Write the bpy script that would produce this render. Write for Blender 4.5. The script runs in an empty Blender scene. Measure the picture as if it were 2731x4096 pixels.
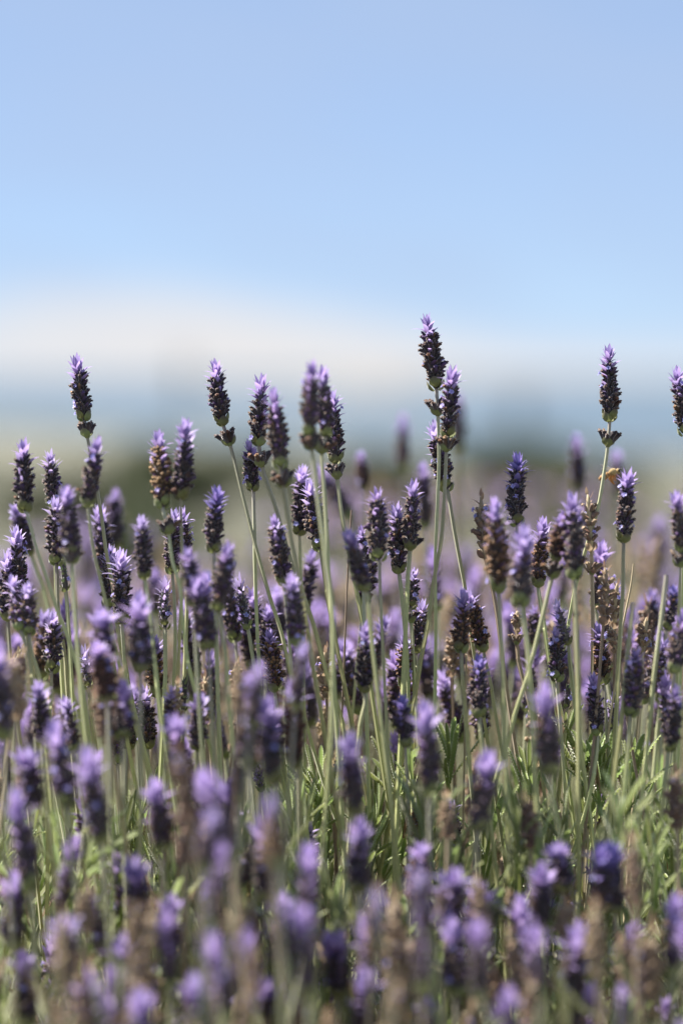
import bpy, math, random
import numpy as np
from mathutils import Vector, Matrix, Euler
R = math.radians
rng = random.Random(7)
scene = bpy.context.scene
C = scene.collection

# ------------------------------------------------------------------ camera
CAM_Z, PITCH, FOCUS = 0.80, math.atan(0.0471), 1.40
cam = bpy.data.cameras.new('camera')
cam.sensor_fit = 'VERTICAL'; cam.sensor_height = 36.0; cam.lens = 100.0
cam.clip_start = 0.02; cam.clip_end = 60000.0
cam.dof.use_dof = True; cam.dof.focus_distance = FOCUS; cam.dof.aperture_fstop = 2.9
cam.dof.aperture_blades = 0
camo = bpy.data.objects.new('camera', cam); C.objects.link(camo)
camo.location = (0, 0, CAM_Z); camo.rotation_euler = (R(90) - PITCH, 0, 0)
scene.camera = camo
FWD = Vector((0, math.cos(PITCH), -math.sin(PITCH))); UP = Vector((0, math.sin(PITCH), math.cos(PITCH)))
def P(px, py, d):
    "point seen at photo pixel (px, py), d metres away along the view"
    s = 0.36 * d / 4096.0
    return Vector((0, 0, CAM_Z)) + FWD * d + Vector((1, 0, 0)) * ((px - 1365.5) * s) + UP * ((2048 - py) * s)
def pix(p):
    v = Vector(p) - Vector((0, 0, CAM_Z)); d = v.dot(FWD); s = 0.36 * d / 4096.0
    return 1365.5 + v.x / s, 2048 - v.dot(UP) / s, d
def depth(b):
    "depth of a thing whose blur disc is b photo pixels wide (negative: nearer than the focus)"
    k = abs(b) * 1.22e-4 / 0.0345
    return FOCUS / (1 + k) if b < 0 else FOCUS / (1 - k)

# ------------------------------------------------------------------ sky, sun, exposure
SUN_EL, SUN_AZ = R(54), R(-62)          # azimuth from the view direction (+Y), negative = to the left
w = bpy.data.worlds.new('World'); scene.world = w; w.use_nodes = True
nt = w.node_tree; nt.nodes.clear()
def N(tree, t, **kw):
    n = tree.nodes.new(t)
    for k, v in kw.items(): setattr(n, k, v)
    return n
def math_n(tree, op, a, b=None, c=None):
    n = N(tree, 'ShaderNodeMath', operation=op)
    for i, x in enumerate((a, b, c)):
        if x is None: continue
        if isinstance(x, (int, float)): n.inputs[i].default_value = x
        else: tree.links.new(x, n.inputs[i])
    return n.outputs[0]
def maprange(tree, x, a, b, c=0.0, d=1.0, smooth=True):
    n = N(tree, 'ShaderNodeMapRange'); n.interpolation_type = 'SMOOTHSTEP' if smooth else 'LINEAR'
    tree.links.new(x, n.inputs[0])
    for i, v in enumerate((a, b, c, d)): n.inputs[i + 1].default_value = v
    return n.outputs[0]
sky = N(nt, 'ShaderNodeTexSky', sky_type='NISHITA')
sky.sun_disc = False; sky.sun_elevation = SUN_EL; sky.sun_rotation = SUN_AZ
sky.altitude = 0; sky.air_density = 0.5; sky.dust_density = 0.0; sky.ozone_density = 4.0
tc = N(nt, 'ShaderNodeTexCoord'); sep = N(nt, 'ShaderNodeSeparateXYZ')
nt.links.new(tc.outputs['Generated'], sep.inputs[0])
el = math_n(nt, 'ARCSINE', sep.outputs[2])
az = math_n(nt, 'ARCTAN2', sep.outputs[0], sep.outputs[1])
cmb = N(nt, 'ShaderNodeCombineXYZ')
nt.links.new(math_n(nt, 'MULTIPLY', az, 6.0), cmb.inputs[0]); nt.links.new(math_n(nt, 'MULTIPLY', el, 30.0), cmb.inputs[1])
cmb.inputs[2].default_value = 3.7
noi = N(nt, 'ShaderNodeTexNoise'); noi.inputs['Scale'].default_value = 1.0; noi.inputs['Detail'].default_value = 5.0
nt.links.new(cmb.outputs[0], noi.inputs['Vector'])
# a low bank of cloud along the horizon, its top uneven
swell = math_n(nt, 'COSINE', math_n(nt, 'MULTIPLY', math_n(nt, 'ADD', az, 0.09), 16.0))
top = math_n(nt, 'ADD', math_n(nt, 'MULTIPLY_ADD', noi.outputs['Fac'], 0.022, 0.0075), math_n(nt, 'MULTIPLY', swell, 0.0095))
bank = math_n(nt, 'SUBTRACT', top, el)
fac = math_n(nt, 'MULTIPLY', maprange(nt, bank, -0.008, 0.010), maprange(nt, noi.outputs['Fac'], 0.25, 0.60, 0.65, 1.0))
mix = N(nt, 'ShaderNodeMix', data_type='RGBA')
veil = N(nt, 'ShaderNodeMix', data_type='RGBA')      # thin high cirrus over the whole sky
veil.inputs[0].default_value = 0.68; veil.inputs[7].default_value = (3.0, 3.8, 5.3, 1)
nt.links.new(sky.outputs[0], veil.inputs[6])
cir = N(nt, 'ShaderNodeTexNoise'); cir.inputs['Scale'].default_value = 1.0; cir.inputs['Detail'].default_value = 6.0
cv = N(nt, 'ShaderNodeCombineXYZ'); nt.links.new(math_n(nt, 'MULTIPLY_ADD', az, 9.0, 2.0), cv.inputs[0]); nt.links.new(math_n(nt, 'MULTIPLY_ADD', el, 38.0, math_n(nt, 'MULTIPLY', az, 6.0)), cv.inputs[1])
nt.links.new(cv.outputs[0], cir.inputs['Vector'])
nt.links.new(maprange(nt, cir.outputs['Fac'], 0.3, 0.7, 0.60, 0.78), veil.inputs[0])
nt.links.new(fac, mix.inputs[0]); nt.links.new(veil.outputs[2], mix.inputs[6])
mix.inputs[7].default_value = (5.4, 5.3, 5.35, 1)
bg = N(nt, 'ShaderNodeBackground'); bg.inputs['Strength'].default_value = 0.0555
nt.links.new(mix.outputs[2], bg.inputs[0])
outw = N(nt, 'ShaderNodeOutputWorld'); nt.links.new(bg.outputs[0], outw.inputs[0])

sl = bpy.data.lights.new('sun', 'SUN'); sl.energy = 5.0; sl.angle = R(0.53); sl.color = (1.0, 0.94, 0.85)
so = bpy.data.objects.new('sun', sl); C.objects.link(so)
to_sun = Vector((math.sin(SUN_AZ) * math.cos(SUN_EL), math.cos(SUN_AZ) * math.cos(SUN_EL), math.sin(SUN_EL)))
so.rotation_euler = to_sun.to_track_quat('Z', 'Y').to_euler(); so.location = to_sun * 20
vs = scene.view_settings
scene.display_settings.display_device = 'sRGB'
vs.view_transform = 'Standard'; vs.look = 'None'; vs.gamma = 1.0; vs.exposure = 1.5; vs.use_curve_mapping = False
scene.render.engine = 'CYCLES'
scene.cycles.use_denoising = True
scene.cycles.max_bounces = 8; scene.cycles.transmission_bounces = 6; scene.cycles.diffuse_bounces = 4

# ------------------------------------------------------------------ materials
def ramp(t, x, stops):
    r = N(t, 'ShaderNodeValToRGB'); e = r.color_ramp.elements
    while len(e) < len(stops): e.new(0.5)
    for i, (p, c) in enumerate(stops): e[i].position = p; e[i].color = (*c, 1)
    t.links.new(x, r.inputs[0]); return r.outputs[0]
def plant_mat(name, stops, rough=0.6, sheen=0.0, sheen_tint=(1, 1, 1), trans=0.0, hue=0.03, val=0.25, spec=0.25, noise=0.25, nscale=900.0, bump=0.0):
    "colour runs along the piece's own attribute t, each object varies a little, fine mottling; part of the light passes through"
    m = bpy.data.materials.new(name); m.use_nodes = True; t = m.node_tree; t.nodes.clear()
    a = N(t, 'ShaderNodeAttribute', attribute_name='t')
    col = ramp(t, a.outputs['Fac'], stops)
    oi = N(t, 'ShaderNodeObjectInfo')
    geo = N(t, 'ShaderNodeTexCoord')
    ns = N(t, 'ShaderNodeTexNoise'); ns.inputs['Scale'].default_value = nscale; ns.inputs['Detail'].default_value = 3.0
    t.links.new(geo.outputs['Object'], ns.inputs['Vector'])
    hsv = N(t, 'ShaderNodeHueSaturation')
    t.links.new(col, hsv.inputs['Color'])
    t.links.new(math_n(t, 'MULTIPLY_ADD', oi.outputs['Random'], hue * 2, 0.5 - hue), hsv.inputs['Hue'])
    v1 = math_n(t, 'MULTIPLY_ADD', oi.outputs['Random'], val * 2, 1 - val)
    v2 = math_n(t, 'MULTIPLY_ADD', ns.outputs['Fac'], noise * 2, 1 - noise)
    t.links.new(math_n(t, 'MULTIPLY', v1, v2), hsv.inputs['Value'])
    b = N(t, 'ShaderNodeBsdfPrincipled')
    t.links.new(hsv.outputs[0], b.inputs['Base Color'])
    b.inputs['Roughness'].default_value = rough; b.inputs['Specular IOR Level'].default_value = spec
    b.inputs['Sheen Weight'].default_value = sheen; b.inputs['Sheen Roughness'].default_value = 0.35
    b.inputs['Sheen Tint'].default_value = (*sheen_tint, 1)
    if bump:
        bp = N(t, 'ShaderNodeBump'); bp.inputs['Strength'].default_value = bump; bp.inputs['Distance'].default_value = 0.0003
        t.links.new(ns.outputs['Fac'], bp.inputs['Height']); t.links.new(bp.outputs[0], b.inputs['Normal'])
    o = N(t, 'ShaderNodeOutputMaterial')
    if trans:
        tr = N(t, 'ShaderNodeBsdfTranslucent'); mx = N(t, 'ShaderNodeMixShader'); mx.inputs[0].default_value = trans
        t.links.new(hsv.outputs[0], tr.inputs[0]); t.links.new(b.outputs[0], mx.inputs[1]); t.links.new(tr.outputs[0], mx.inputs[2])
        t.links.new(mx.outputs[0], o.inputs[0])
    else: t.links.new(b.outputs[0], o.inputs[0])
    return m
VIO = [(0.0, (.12, .07, .19)), (.3, (.35, .26, .52)), (.75, (.48, .38, .69)), (1.0, (.40, .29, .57))]
M = dict(
    violet=plant_mat('violet_bract', VIO, .5, .25, (.9, .85, 1), .45, .014, .12, .3),
    blue=plant_mat('blue_violet_bract', [(0, (.08, .06, .20)), (.35, (.24, .19, .48)), (1, (.32, .26, .59))], .5, .2, (.9, .9, 1), .45, .012, .12),
    lilac=plant_mat('pale_lilac_bract', [(0, (.24, .17, .34)), (.3, (.47, .37, .66)), (1, (.58, .48, .78))], .5, .25, (1, 1, 1), .45, .012, .12),
    dark=plant_mat('dark_purple_bract', [(0, (.07, .07, .04)), (.45, (.055, .040, .06)), (1, (.12, .07, .17))], .6, .25, (.9, .85, 1), .18, .02, .3),
    cup=plant_mat('green_cup_bract', [(0, (.22, .25, .09)), (.6, (.19, .21, .085)), (1, (.13, .10, .08))], .6, .4, (1, 1, .95), .22, .02, .25),
    calyx=plant_mat('dark_calyx', [(0, (.095, .085, .08)), (.55, (.060, .048, .055)), (.85, (.038, .029, .036)), (1, (.12, .068, .045))], .6, .75, (1, .95, .97), .10, .02, .4),
    calyx_brown=plant_mat('brown_calyx', [(0, (.09, .07, .055)), (.5, (.075, .048, .04)), (.85, (.08, .045, .03)), (1, (.24, .12, .06))], .6, .35, (1, .95, .9), .05, .02, .4),
    calyx_dry=plant_mat('dry_calyx', [(0, (.27, .205, .16)), (.5, (.28, .205, .16)), (1, (.36, .25, .16))], .6, .4, (1, 1, 1), .25, .02, .35),
    calyx_grey=plant_mat('grey_green_calyx', [(0, (.20, .21, .14)), (.5, (.17, .165, .15)), (.85, (.10, .075, .12)), (1, (.16, .12, .22))], .6, .6, (1, 1, 1), .05, .02, .3),
    bract_dry=plant_mat('dry_bract', [(0, (.28, .205, .14)), (.6, (.36, .25, .18)), (1, (.38, .235, .14))], .6, .3, (1, 1, 1), .4, .02, .3),
    bud=plant_mat('green_bud_scale', [(0, (.20, .26, .12)), (.7, (.15, .20, .10)), (1, (.20, .17, .16))], .6, .6, (1, 1, 1), .15, .02, .2),
    floret=plant_mat('violet_floret', [(0, (.2, .16, .5)), (1, (.50, .48, .88))], .45, .2, (1, 1, 1), .4, .02, .2),
    stem=plant_mat('square_green_stem', [(0, (.43, .45, .17)), (.45, (.45, .46, .22)), (.85, (.37, .37, .24)), (1, (.31, .275, .245))], .55, .5, (1, 1, .96), .12, .02, .22, .3, .18, 500.),
    stem_dry=plant_mat('dry_stem', [(0, (.38, .31, .19)), (1, (.30, .23, .16))], .65, .3, (1, 1, 1), .0, .02, .3),
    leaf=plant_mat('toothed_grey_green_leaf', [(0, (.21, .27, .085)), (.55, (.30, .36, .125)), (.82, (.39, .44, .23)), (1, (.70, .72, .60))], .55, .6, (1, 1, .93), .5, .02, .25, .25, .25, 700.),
    leaf_old=plant_mat('old_grey_green_leaf', [(0, (.15, .18, .07)), (.6, (.23, .26, .12)), (1, (.46, .47, .35))], .6, .45, (1, 1, .95), .30, .02, .3),  # older leaves, a duller and darker grey-green
    leaf_dead=plant_mat('withered_leaf', [(0, (.22, .15, .08)), (1, (.36, .28, .18))], .7, .3, (1, 1, 1), .25, .02, .3),
    bush=plant_mat('bush_leaf', [(0, (.052, .066, .026)), (1, (.088, .102, .042))], .6, .1, (1, 1, 1), .2, .02, .3),
    bark=plant_mat('grey_bark', [(0, (.14, .12, .10)), (1, (.18, .16, .13))], .9, noise=.4, nscale=8),
)

# ------------------------------------------------------------------ mesh helpers
def mesh(name, V, F, mats, t=None, mi=None, smooth=True):
    me = bpy.data.meshes.new(name)
    me.from_pydata([tuple(v) for v in V], [], [tuple(f) for f in F])
    for m in mats: me.materials.append(m)
    if t is not None:
        a = me.attributes.new('t', 'FLOAT', 'POINT'); a.data.foreach_set('value', np.asarray(t, dtype=np.float32))
    if mi is not None: me.polygons.foreach_set('material_index', np.asarray(mi, dtype=np.int32))
    if smooth: me.polygons.foreach_set('use_smooth', np.ones(len(me.polygons), dtype=bool))
    me.update(); return me
def obj(name, me, parent=None, mat=None):
    o = bpy.data.objects.new(name, me); C.objects.link(o)
    if parent is not None: o.parent = parent
    if mat is not None: o.matrix_local = mat
    return o
def tag(o, label=None, cat=None, group=None, kind=None):
    for k, v in (('label', label), ('category', cat), ('group', group), ('kind', kind)):
        if v: o[k] = v
    return o
def thing(name, loc, label, cat, group=None):
    o = bpy.data.objects.new(name, None); C.objects.link(o); o.location = loc; o.empty_display_size = 0.01
    return tag(o, label, cat, group)

class Shape:                      # verts, faces, t of one small piece
    def __init__(s, V, F, t): s.V = np.array(V, dtype=float); s.F = F; s.t = list(t)
def tube_rings(rings, sides, cap_top=True):
    "rings: (centre, radius, t); ring planes horizontal"
    V, F, T = [], [], []
    for (c, r, t) in rings:
        for k in range(sides):
            a = 2 * math.pi * k / sides
            V.append((c[0] + r * math.cos(a), c[1] + r * math.sin(a), c[2])); T.append(t)
    for i in range(len(rings) - 1):
        for k in range(sides):
            k2 = (k + 1) % sides
            F.append((i * sides + k, i * sides + k2, (i + 1) * sides + k2, (i + 1) * sides + k))
    if cap_top: F.append(tuple((len(rings) - 1) * sides + k for k in range(sides)))
    return Shape(V, F, T)
def calyx_shape(seed, fat=1.0):
    "a ribbed little tube that bends outward and flares at the mouth, with the withered flower stuck in it; axis +Z, length 1"
    q = random.Random(seed); b = q.uniform(.05, .30); s = q.uniform(-.1, .1)
    rings = []
    for z, r, t in ((0, .08, 0), (.22, .165, .15), (.55, .175, .5), (.80, .145, .8), (.92, .19, .9), (.90, .10, .95), (q.uniform(1.0, 1.12), .075, 1.0)):
        rings.append(((b * z * z, s * z * z, z), r * fat * q.uniform(.92, 1.08), t))
    sh = tube_rings(rings, 6)
    return sh
def blade(rows, prof, length=1.0, width=.4, cup=.25, curl=.3, fold=.0, cols=3):
    "a leaf-like blade: base at 0, runs up +Z, outer face towards +X; curl bends its tip to +X, cup hollows it towards the axis"
    V, F, T = [], [], []
    for i in range(rows + 1):
        u = i / rows; wv = max(prof(u), .012) * width
        zc = length * (u - .18 * curl * u * u); xc = length * curl * u * u * .55
        for j in range(cols):
            v = -1 + 2 * j / (cols - 1)
            V.append((xc + cup * width * (1 - v * v) * prof(u) - fold * width * abs(v), wv * v, zc)); T.append(u)
    for i in range(rows):
        for j in range(cols - 1):
            a = i * cols + j; F.append((a, a + 1, a + cols + 1, a + cols))
    return Shape(V, F, T)
ovate = lambda u: math.sin(math.pi * min(1, u ** .75)) ** .9 if u < 1 else 0
lance = lambda u: (math.sin(math.pi * min(1, u ** .62)) ** .8) * (1 - .25 * u) if u < 1 else 0
wide = lambda u: math.sin(math.pi * min(1, (u * .93 + .07) ** .85)) ** .65 if u < 1 else 0
SHAPES = {}
for i in range(5): SHAPES['plain', i] = tube_rings([((0, 0, 0), .08, 0), ((.03, 0, .4), .18, .4), ((.12, 0, .9), .17, .9), ((.15, 0, 1.04), .07, 1)], 5)
for i in range(5): SHAPES['calyx', i] = calyx_shape(i)
for i in range(3): SHAPES['fat', i] = calyx_shape(30 + i, 1.45)
for i, (cu, cp) in enumerate(((.15, .35), (.4, .3), (.75, .25), (1.05, .2))): SHAPES['tuft', i] = blade(6, lance, 1, .21, cp, cu)
for i, cu in enumerate((.2, .5)): SHAPES['bract', i] = blade(5, ovate, 1, .36, .4, cu)
for i, cu in enumerate((-.30, -.2)): SHAPES['cup', i] = blade(5, wide, 1, .52, .55, cu, cols=5)
def floret_shape():
    V, F, T = [], [], []
    for k in range(5):
        a = 2 * math.pi * k / 5; ca, sa = math.cos(a), math.sin(a); n = len(V); L = .8 if k in (0, 1) else .62
        for (r, s, z, t) in ((.05, .05, .75, 0), (.35 * L, .2, .9, .6), (.8 * L, .24, .95, 1), (1.0 * L, 0, .9, 1), (.8 * L, -.24, .95, 1), (.35 * L, -.2, .9, .6), (.05, -.05, .75, 0)):
            V.append((r * ca - s * sa, r * sa + s * ca, z)); T.append(t)
        F.append(tuple(range(n, n + 7)))
    b = tube_rings([((0, 0, 0), .06, 0), ((0, 0, .8), .13, .3)], 5, False); n = len(V)
    V += [tuple(v) for v in b.V]; T += b.t; F += [tuple(i + n for i in f) for f in b.F]
    return Shape(V, F, T)
SHAPES['floret', 0] = floret_shape()
MESHES = {}
def piece_mesh(key, mat):
    if (key, mat) not in MESHES:
        s = SHAPES[key]; MESHES[key, mat] = mesh(key[0], s.V, s.F, [M[mat]], s.t)
    return MESHES[key, mat]
def join(name, pieces):
    "pieces: (shape key, material name, Matrix) -> one mesh"
    V, F, T, MI, mats, n = [], [], [], [], [], 0
    for key, mat, X in pieces:
        s = SHAPES[key] if not isinstance(key, Shape) else key
        A = np.array(X); v = s.V @ A[:3, :3].T + A[:3, 3]
        if mat not in mats: mats.append(mat)
        V.append(v); F += [tuple(i + n for i in f) for f in s.F]; T += s.t; MI += [mats.index(mat)] * len(s.F); n += len(v)
    return mesh(name, np.concatenate(V), F, [M[m] for m in mats], T, MI)

# ------------------------------------------------------------------ a flower spike, laid out whorl by whorl (base at 0, up +Z, metres)
def place(z, ang, r0, tilt, s, sw=None, bend=0.0, roll=0.0, L=.04):
    bx = bend * (z / L) ** 2 * L
    return (Matrix.Translation((bx, 0, 0)) @ Matrix.Rotation(ang, 4, 'Z') @ Matrix.Translation((r0, 0, z)) @ Matrix.Rotation(tilt, 4, 'Y')
            @ Matrix.Rotation(roll, 4, 'Z') @ Matrix.Diagonal((sw or s, sw or s, s, 1)))
def spike_pieces(q, kind, L, W, florets=3, big=False):
    "returns [(part name, shape key, material, Matrix)] and the bend used"
    out = []; bend = q.uniform(-.14, .14)
    dry, bud, slim = kind == 'dry', kind == 'bud', kind == 'slim'
    tuftmat = {'blue': 'blue', 'slim': 'lilac', 'lilac': 'lilac', 'dry': 'bract_dry', 'bud': 'bud'}.get(kind, 'violet')
    cmat = {'brown': 'calyx_brown', 'dry': 'calyx_dry', 'bud': 'bud', 'slim': 'calyx_grey'}.get(kind, 'calyx')
    tl = {'dry': .20, 'bud': .30, 'slim': .30}.get(kind, q.uniform(.19, .28)) * L
    if big: tl = .36 * L
    lo = .18 if big else q.choice((.62, .52, .42, .28)); fatlow = q.uniform(.35, .7); thin = q.uniform(.30, .65)          # length of the coloured tuft
    body = L - tl
    nw = max(5, int(round(body / (.0022 if not dry else .0042))))
    n = {'dry': 5, 'bud': 5, 'slim': 6}.get(kind, 9)
    tw = q.uniform(0, 6.28)
    for i in range(nw):
        u = i / max(1, nw - 1); z = body * (.02 + .86 * i / nw) + q.uniform(-.0003, .0003)
        taper = (.78 + .5 * min(1, u * 4)) * (1 - thin * max(0, u - fatlow)) / 1.2 * W
        ph = tw + (i % 2) * math.pi / n + q.uniform(-.15, .15)
        for k in range(n):
            if q.random() < (.18 if dry else .07): continue
            a = ph + 2 * math.pi * k / n + q.uniform(-.14, .14)
            ln = .0053 * taper * q.uniform(.78, 1.15) * (1.15 if dry else 1)
            th = R(q.uniform(24, 58) - 12 * u + (6 if dry else 0)) * (.55 if bud else .8 if slim else 1) * (.5 if i == 0 else .75 if i == 1 else 1)
            mt = cmat
            if cmat == 'calyx' and q.random() < .06: mt = 'calyx_brown'
            if kind in ('fresh', 'blue', 'lilac') and q.random() < .10 + .5 * max(0, u - .6): mt = 'dark'
            out.append(('calyx', ('fat' if dry else 'calyx', q.randrange(3 if dry else 5)), mt, place(z, a, .0010 * W, th, ln, ln * q.uniform(.95, 1.15), bend, q.uniform(-.5, .5), L)))
        for k in range(2):                                  # the pair of bracts under each whorl, crossed from whorl to whorl
            a = tw + math.pi * k + (i % 2) * math.pi / 2 + q.uniform(-.2, .2)
            if i == 0 or (i == 1 and not dry):
                out.append(('bract', ('cup', k), 'cup' if not dry else 'bract_dry', place(z - .0012, a, .0010, R(q.uniform(36, 44)), .0058 * W, None, bend, 0, L)))
            elif u > lo and not (dry or bud):
                ln = (.0052 + .0030 * max(0, (u - lo) / (1 - lo))) * W * q.uniform(.85, 1.15)
                out.append(('bract', ('tuft', q.randrange(1, 4)), tuftmat if q.random() < .3 + .7 * max(0, (u - lo) / (1 - lo)) else 'dark', place(z, a, .0014, R(q.uniform(22, 42)), ln, ln * 1.1, bend, 0, L)))
            else:
                out.append(('bract', ('bract', k), 'bract_dry' if dry else 'bud' if bud else 'dark', place(z, a, .0012, R(q.uniform(24, 36)), .0056 * taper * q.uniform(.85, 1.1), None, bend, 0, L)))
    nt_ = {'dry': 4, 'bud': 6, 'slim': 8}.get(kind, q.randint(13, 19))
    for k in range(nt_):                                     # the crown of coloured bracts
        v = k / max(1, nt_ - 1); a = tw + k * 2.4 + q.uniform(-.3, .3)
        ln = tl * q.uniform(.66, .95)
        ln = min(ln, (.0130 if big else q.uniform(.0078, .0100)) * max(W, .8))
        z = body + (tl - ln) * (.15 + .85 * v) - .0030 * (1 - v) - .0006
        th = R(max(3, 36 * (1 - v) ** .9 + q.uniform(-8, 10))) * (.4 if bud else .7 if slim else .62 if big else 1)
        sh = 0 if v > .75 else 1 if v > .5 else q.choice((1, 2, 2, 3))
        out.append(('bract', ('tuft', 0 if bud else sh), tuftmat, place(z, a, .0008, th, ln, ln * q.uniform(.85, 1.2), bend, q.uniform(-.25, .25), L)))
    for k in range(florets):
        z = body * q.uniform(.08, .95); a = q.uniform(0, 6.28)
        out.append(('floret', ('floret', 0), 'floret', place(z, a, .0036 * W, R(q.uniform(45, 80)), .0020 * q.uniform(.85, 1.15), None, bend, q.uniform(0, 6), L)))
    return out, bend
def core_shape(L, bend, frac=.85):
    return tube_rings([((bend * (u * frac) ** 2 * L, 0, u * frac * L), r * .001, u * .4) for u, r in ((0, 1.0), (.1, 1.5), (.5, 1.6), (.85, 1.2), (1, .5))], 6)
def whorl_pieces(q, W, dry):
    out = []
    for k in range(2):
        for j in (-.25, .25):
            pass
        out.append(('bract', ('cup', k), 'bract_dry' if dry else 'cup', place(0, math.pi * k + q.uniform(-.1, .1) + .6, .0006, R(44), .0056 * W)))
    n = 10
    for k in range(n):
        a = 2 * math.pi * k / n + q.uniform(-.15, .15); ln = .0068 * W * q.uniform(.85, 1.15)
        m = 'calyx_dry' if dry else 'calyx_brown' if q.random() < .15 else 'calyx'
        out.append(('calyx', ('calyx', q.randrange(5)), m, place(.0010, a, .0012, R(q.uniform(10, 40)), ln, ln * 1.05, roll=q.uniform(-.5, .5))))
    return out

# joined spikes for the stalks too blurred to pick calyces apart
KINDS = ('fresh', 'brown', 'dry', 'blue', 'slim', 'bud', 'lilac', 'big', 'bigblue')
BLUR = {}
for kd in KINDS:
    for v in range(6 if kd in ('fresh', 'brown', 'big') else 4):
        q = random.Random(hash_ := (KINDS.index(kd) * 100 + v))
        pcs, bend = spike_pieces(q, {'big': 'fresh', 'bigblue': 'blue'}.get(kd, kd), .04, 1.0, 3, kd.startswith('big'))
        body = [(k, m, X) for n_, k, m, X in pcs if not (n_ == 'bract' and k[0] == 'tuft')] + [(core_shape(.04, bend), 'calyx' if kd != 'dry' else 'stem_dry', Matrix.Identity(4))]
        tuft = [(k, m, X) for n_, k, m, X in pcs if n_ == 'bract' and k[0] == 'tuft']
        BLUR.setdefault(kd, []).append((join('calyces', body), join('bract_tuft', tuft), [p for p in pcs if p[0] == 'bract' and p[1][0] == 'tuft']))
q = random.Random(5)
WHORL_BLUR = {d: join('whorl', [(k, m, X) for _, k, m, X in whorl_pieces(q, 1.0, d)]) for d in (False, True)}

def catmull(pts, n):
    pts = [pts[0] * 2 - pts[1]] + pts + [pts[-1] * 2 - pts[-2]]; out = []
    for i in range(1, len(pts) - 2):
        p0, p1, p2, p3 = pts[i - 1:i + 3]
        m = n if i < len(pts) - 3 else n + 1
        for k in range(m):
            u = k / n
            out.append(.5 * ((2 * p1) + (p2 - p0) * u + (2 * p0 - 5 * p1 + 4 * p2 - p3) * u * u + (3 * p1 - p0 - 3 * p2 + p3) * u ** 3))
    return out
def stem_mesh(path, r_top, r_bot, ang, mat, origin, square=.68, sides=8, name='stem'):
    "path runs from the top down; square section with hollowed sides"
    V, F, T = [], [], []; n = len(path)
    for i, p in enumerate(path):
        u = i / (n - 1); tg = (path[min(i + 1, n - 1)] - path[max(i - 1, 0)]).normalized()
        ax = tg.cross(Vector((0, 1, 0))).normalized(); ay = tg.cross(ax)
        r = r_top + (r_bot - r_top) * u
        for k in range(sides):
            a = ang + 2 * math.pi * k / sides + u * .5; rr = r * (1.08 if k % 2 == 0 else square)
            V.append(p - origin + ax * (rr * math.cos(a)) + ay * (rr * math.sin(a))); T.append(1 - u)
    for i in range(n - 1):
        for k in range(sides):
            k2 = (k + 1) % sides; F.append((i * sides + k, (i + 1) * sides + k, (i + 1) * sides + k2, i * sides + k2))
    F.append(tuple(range(sides))[::-1]); F.append(tuple((n - 1) * sides + k for k in range(sides)))
    return mesh(name, V, F, [M[mat]], T, smooth=False)
def axis_matrix(base, tip, spin):
    z = (tip - base).normalized(); x = z.cross(Vector((0.13, 1, 0))).normalized(); y = z.cross(x)
    return Matrix.Translation(base) @ Matrix((x, y, z)).transposed().to_4x4() @ Matrix.Rotation(spin, 4, 'Z')
PLACED = []
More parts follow.
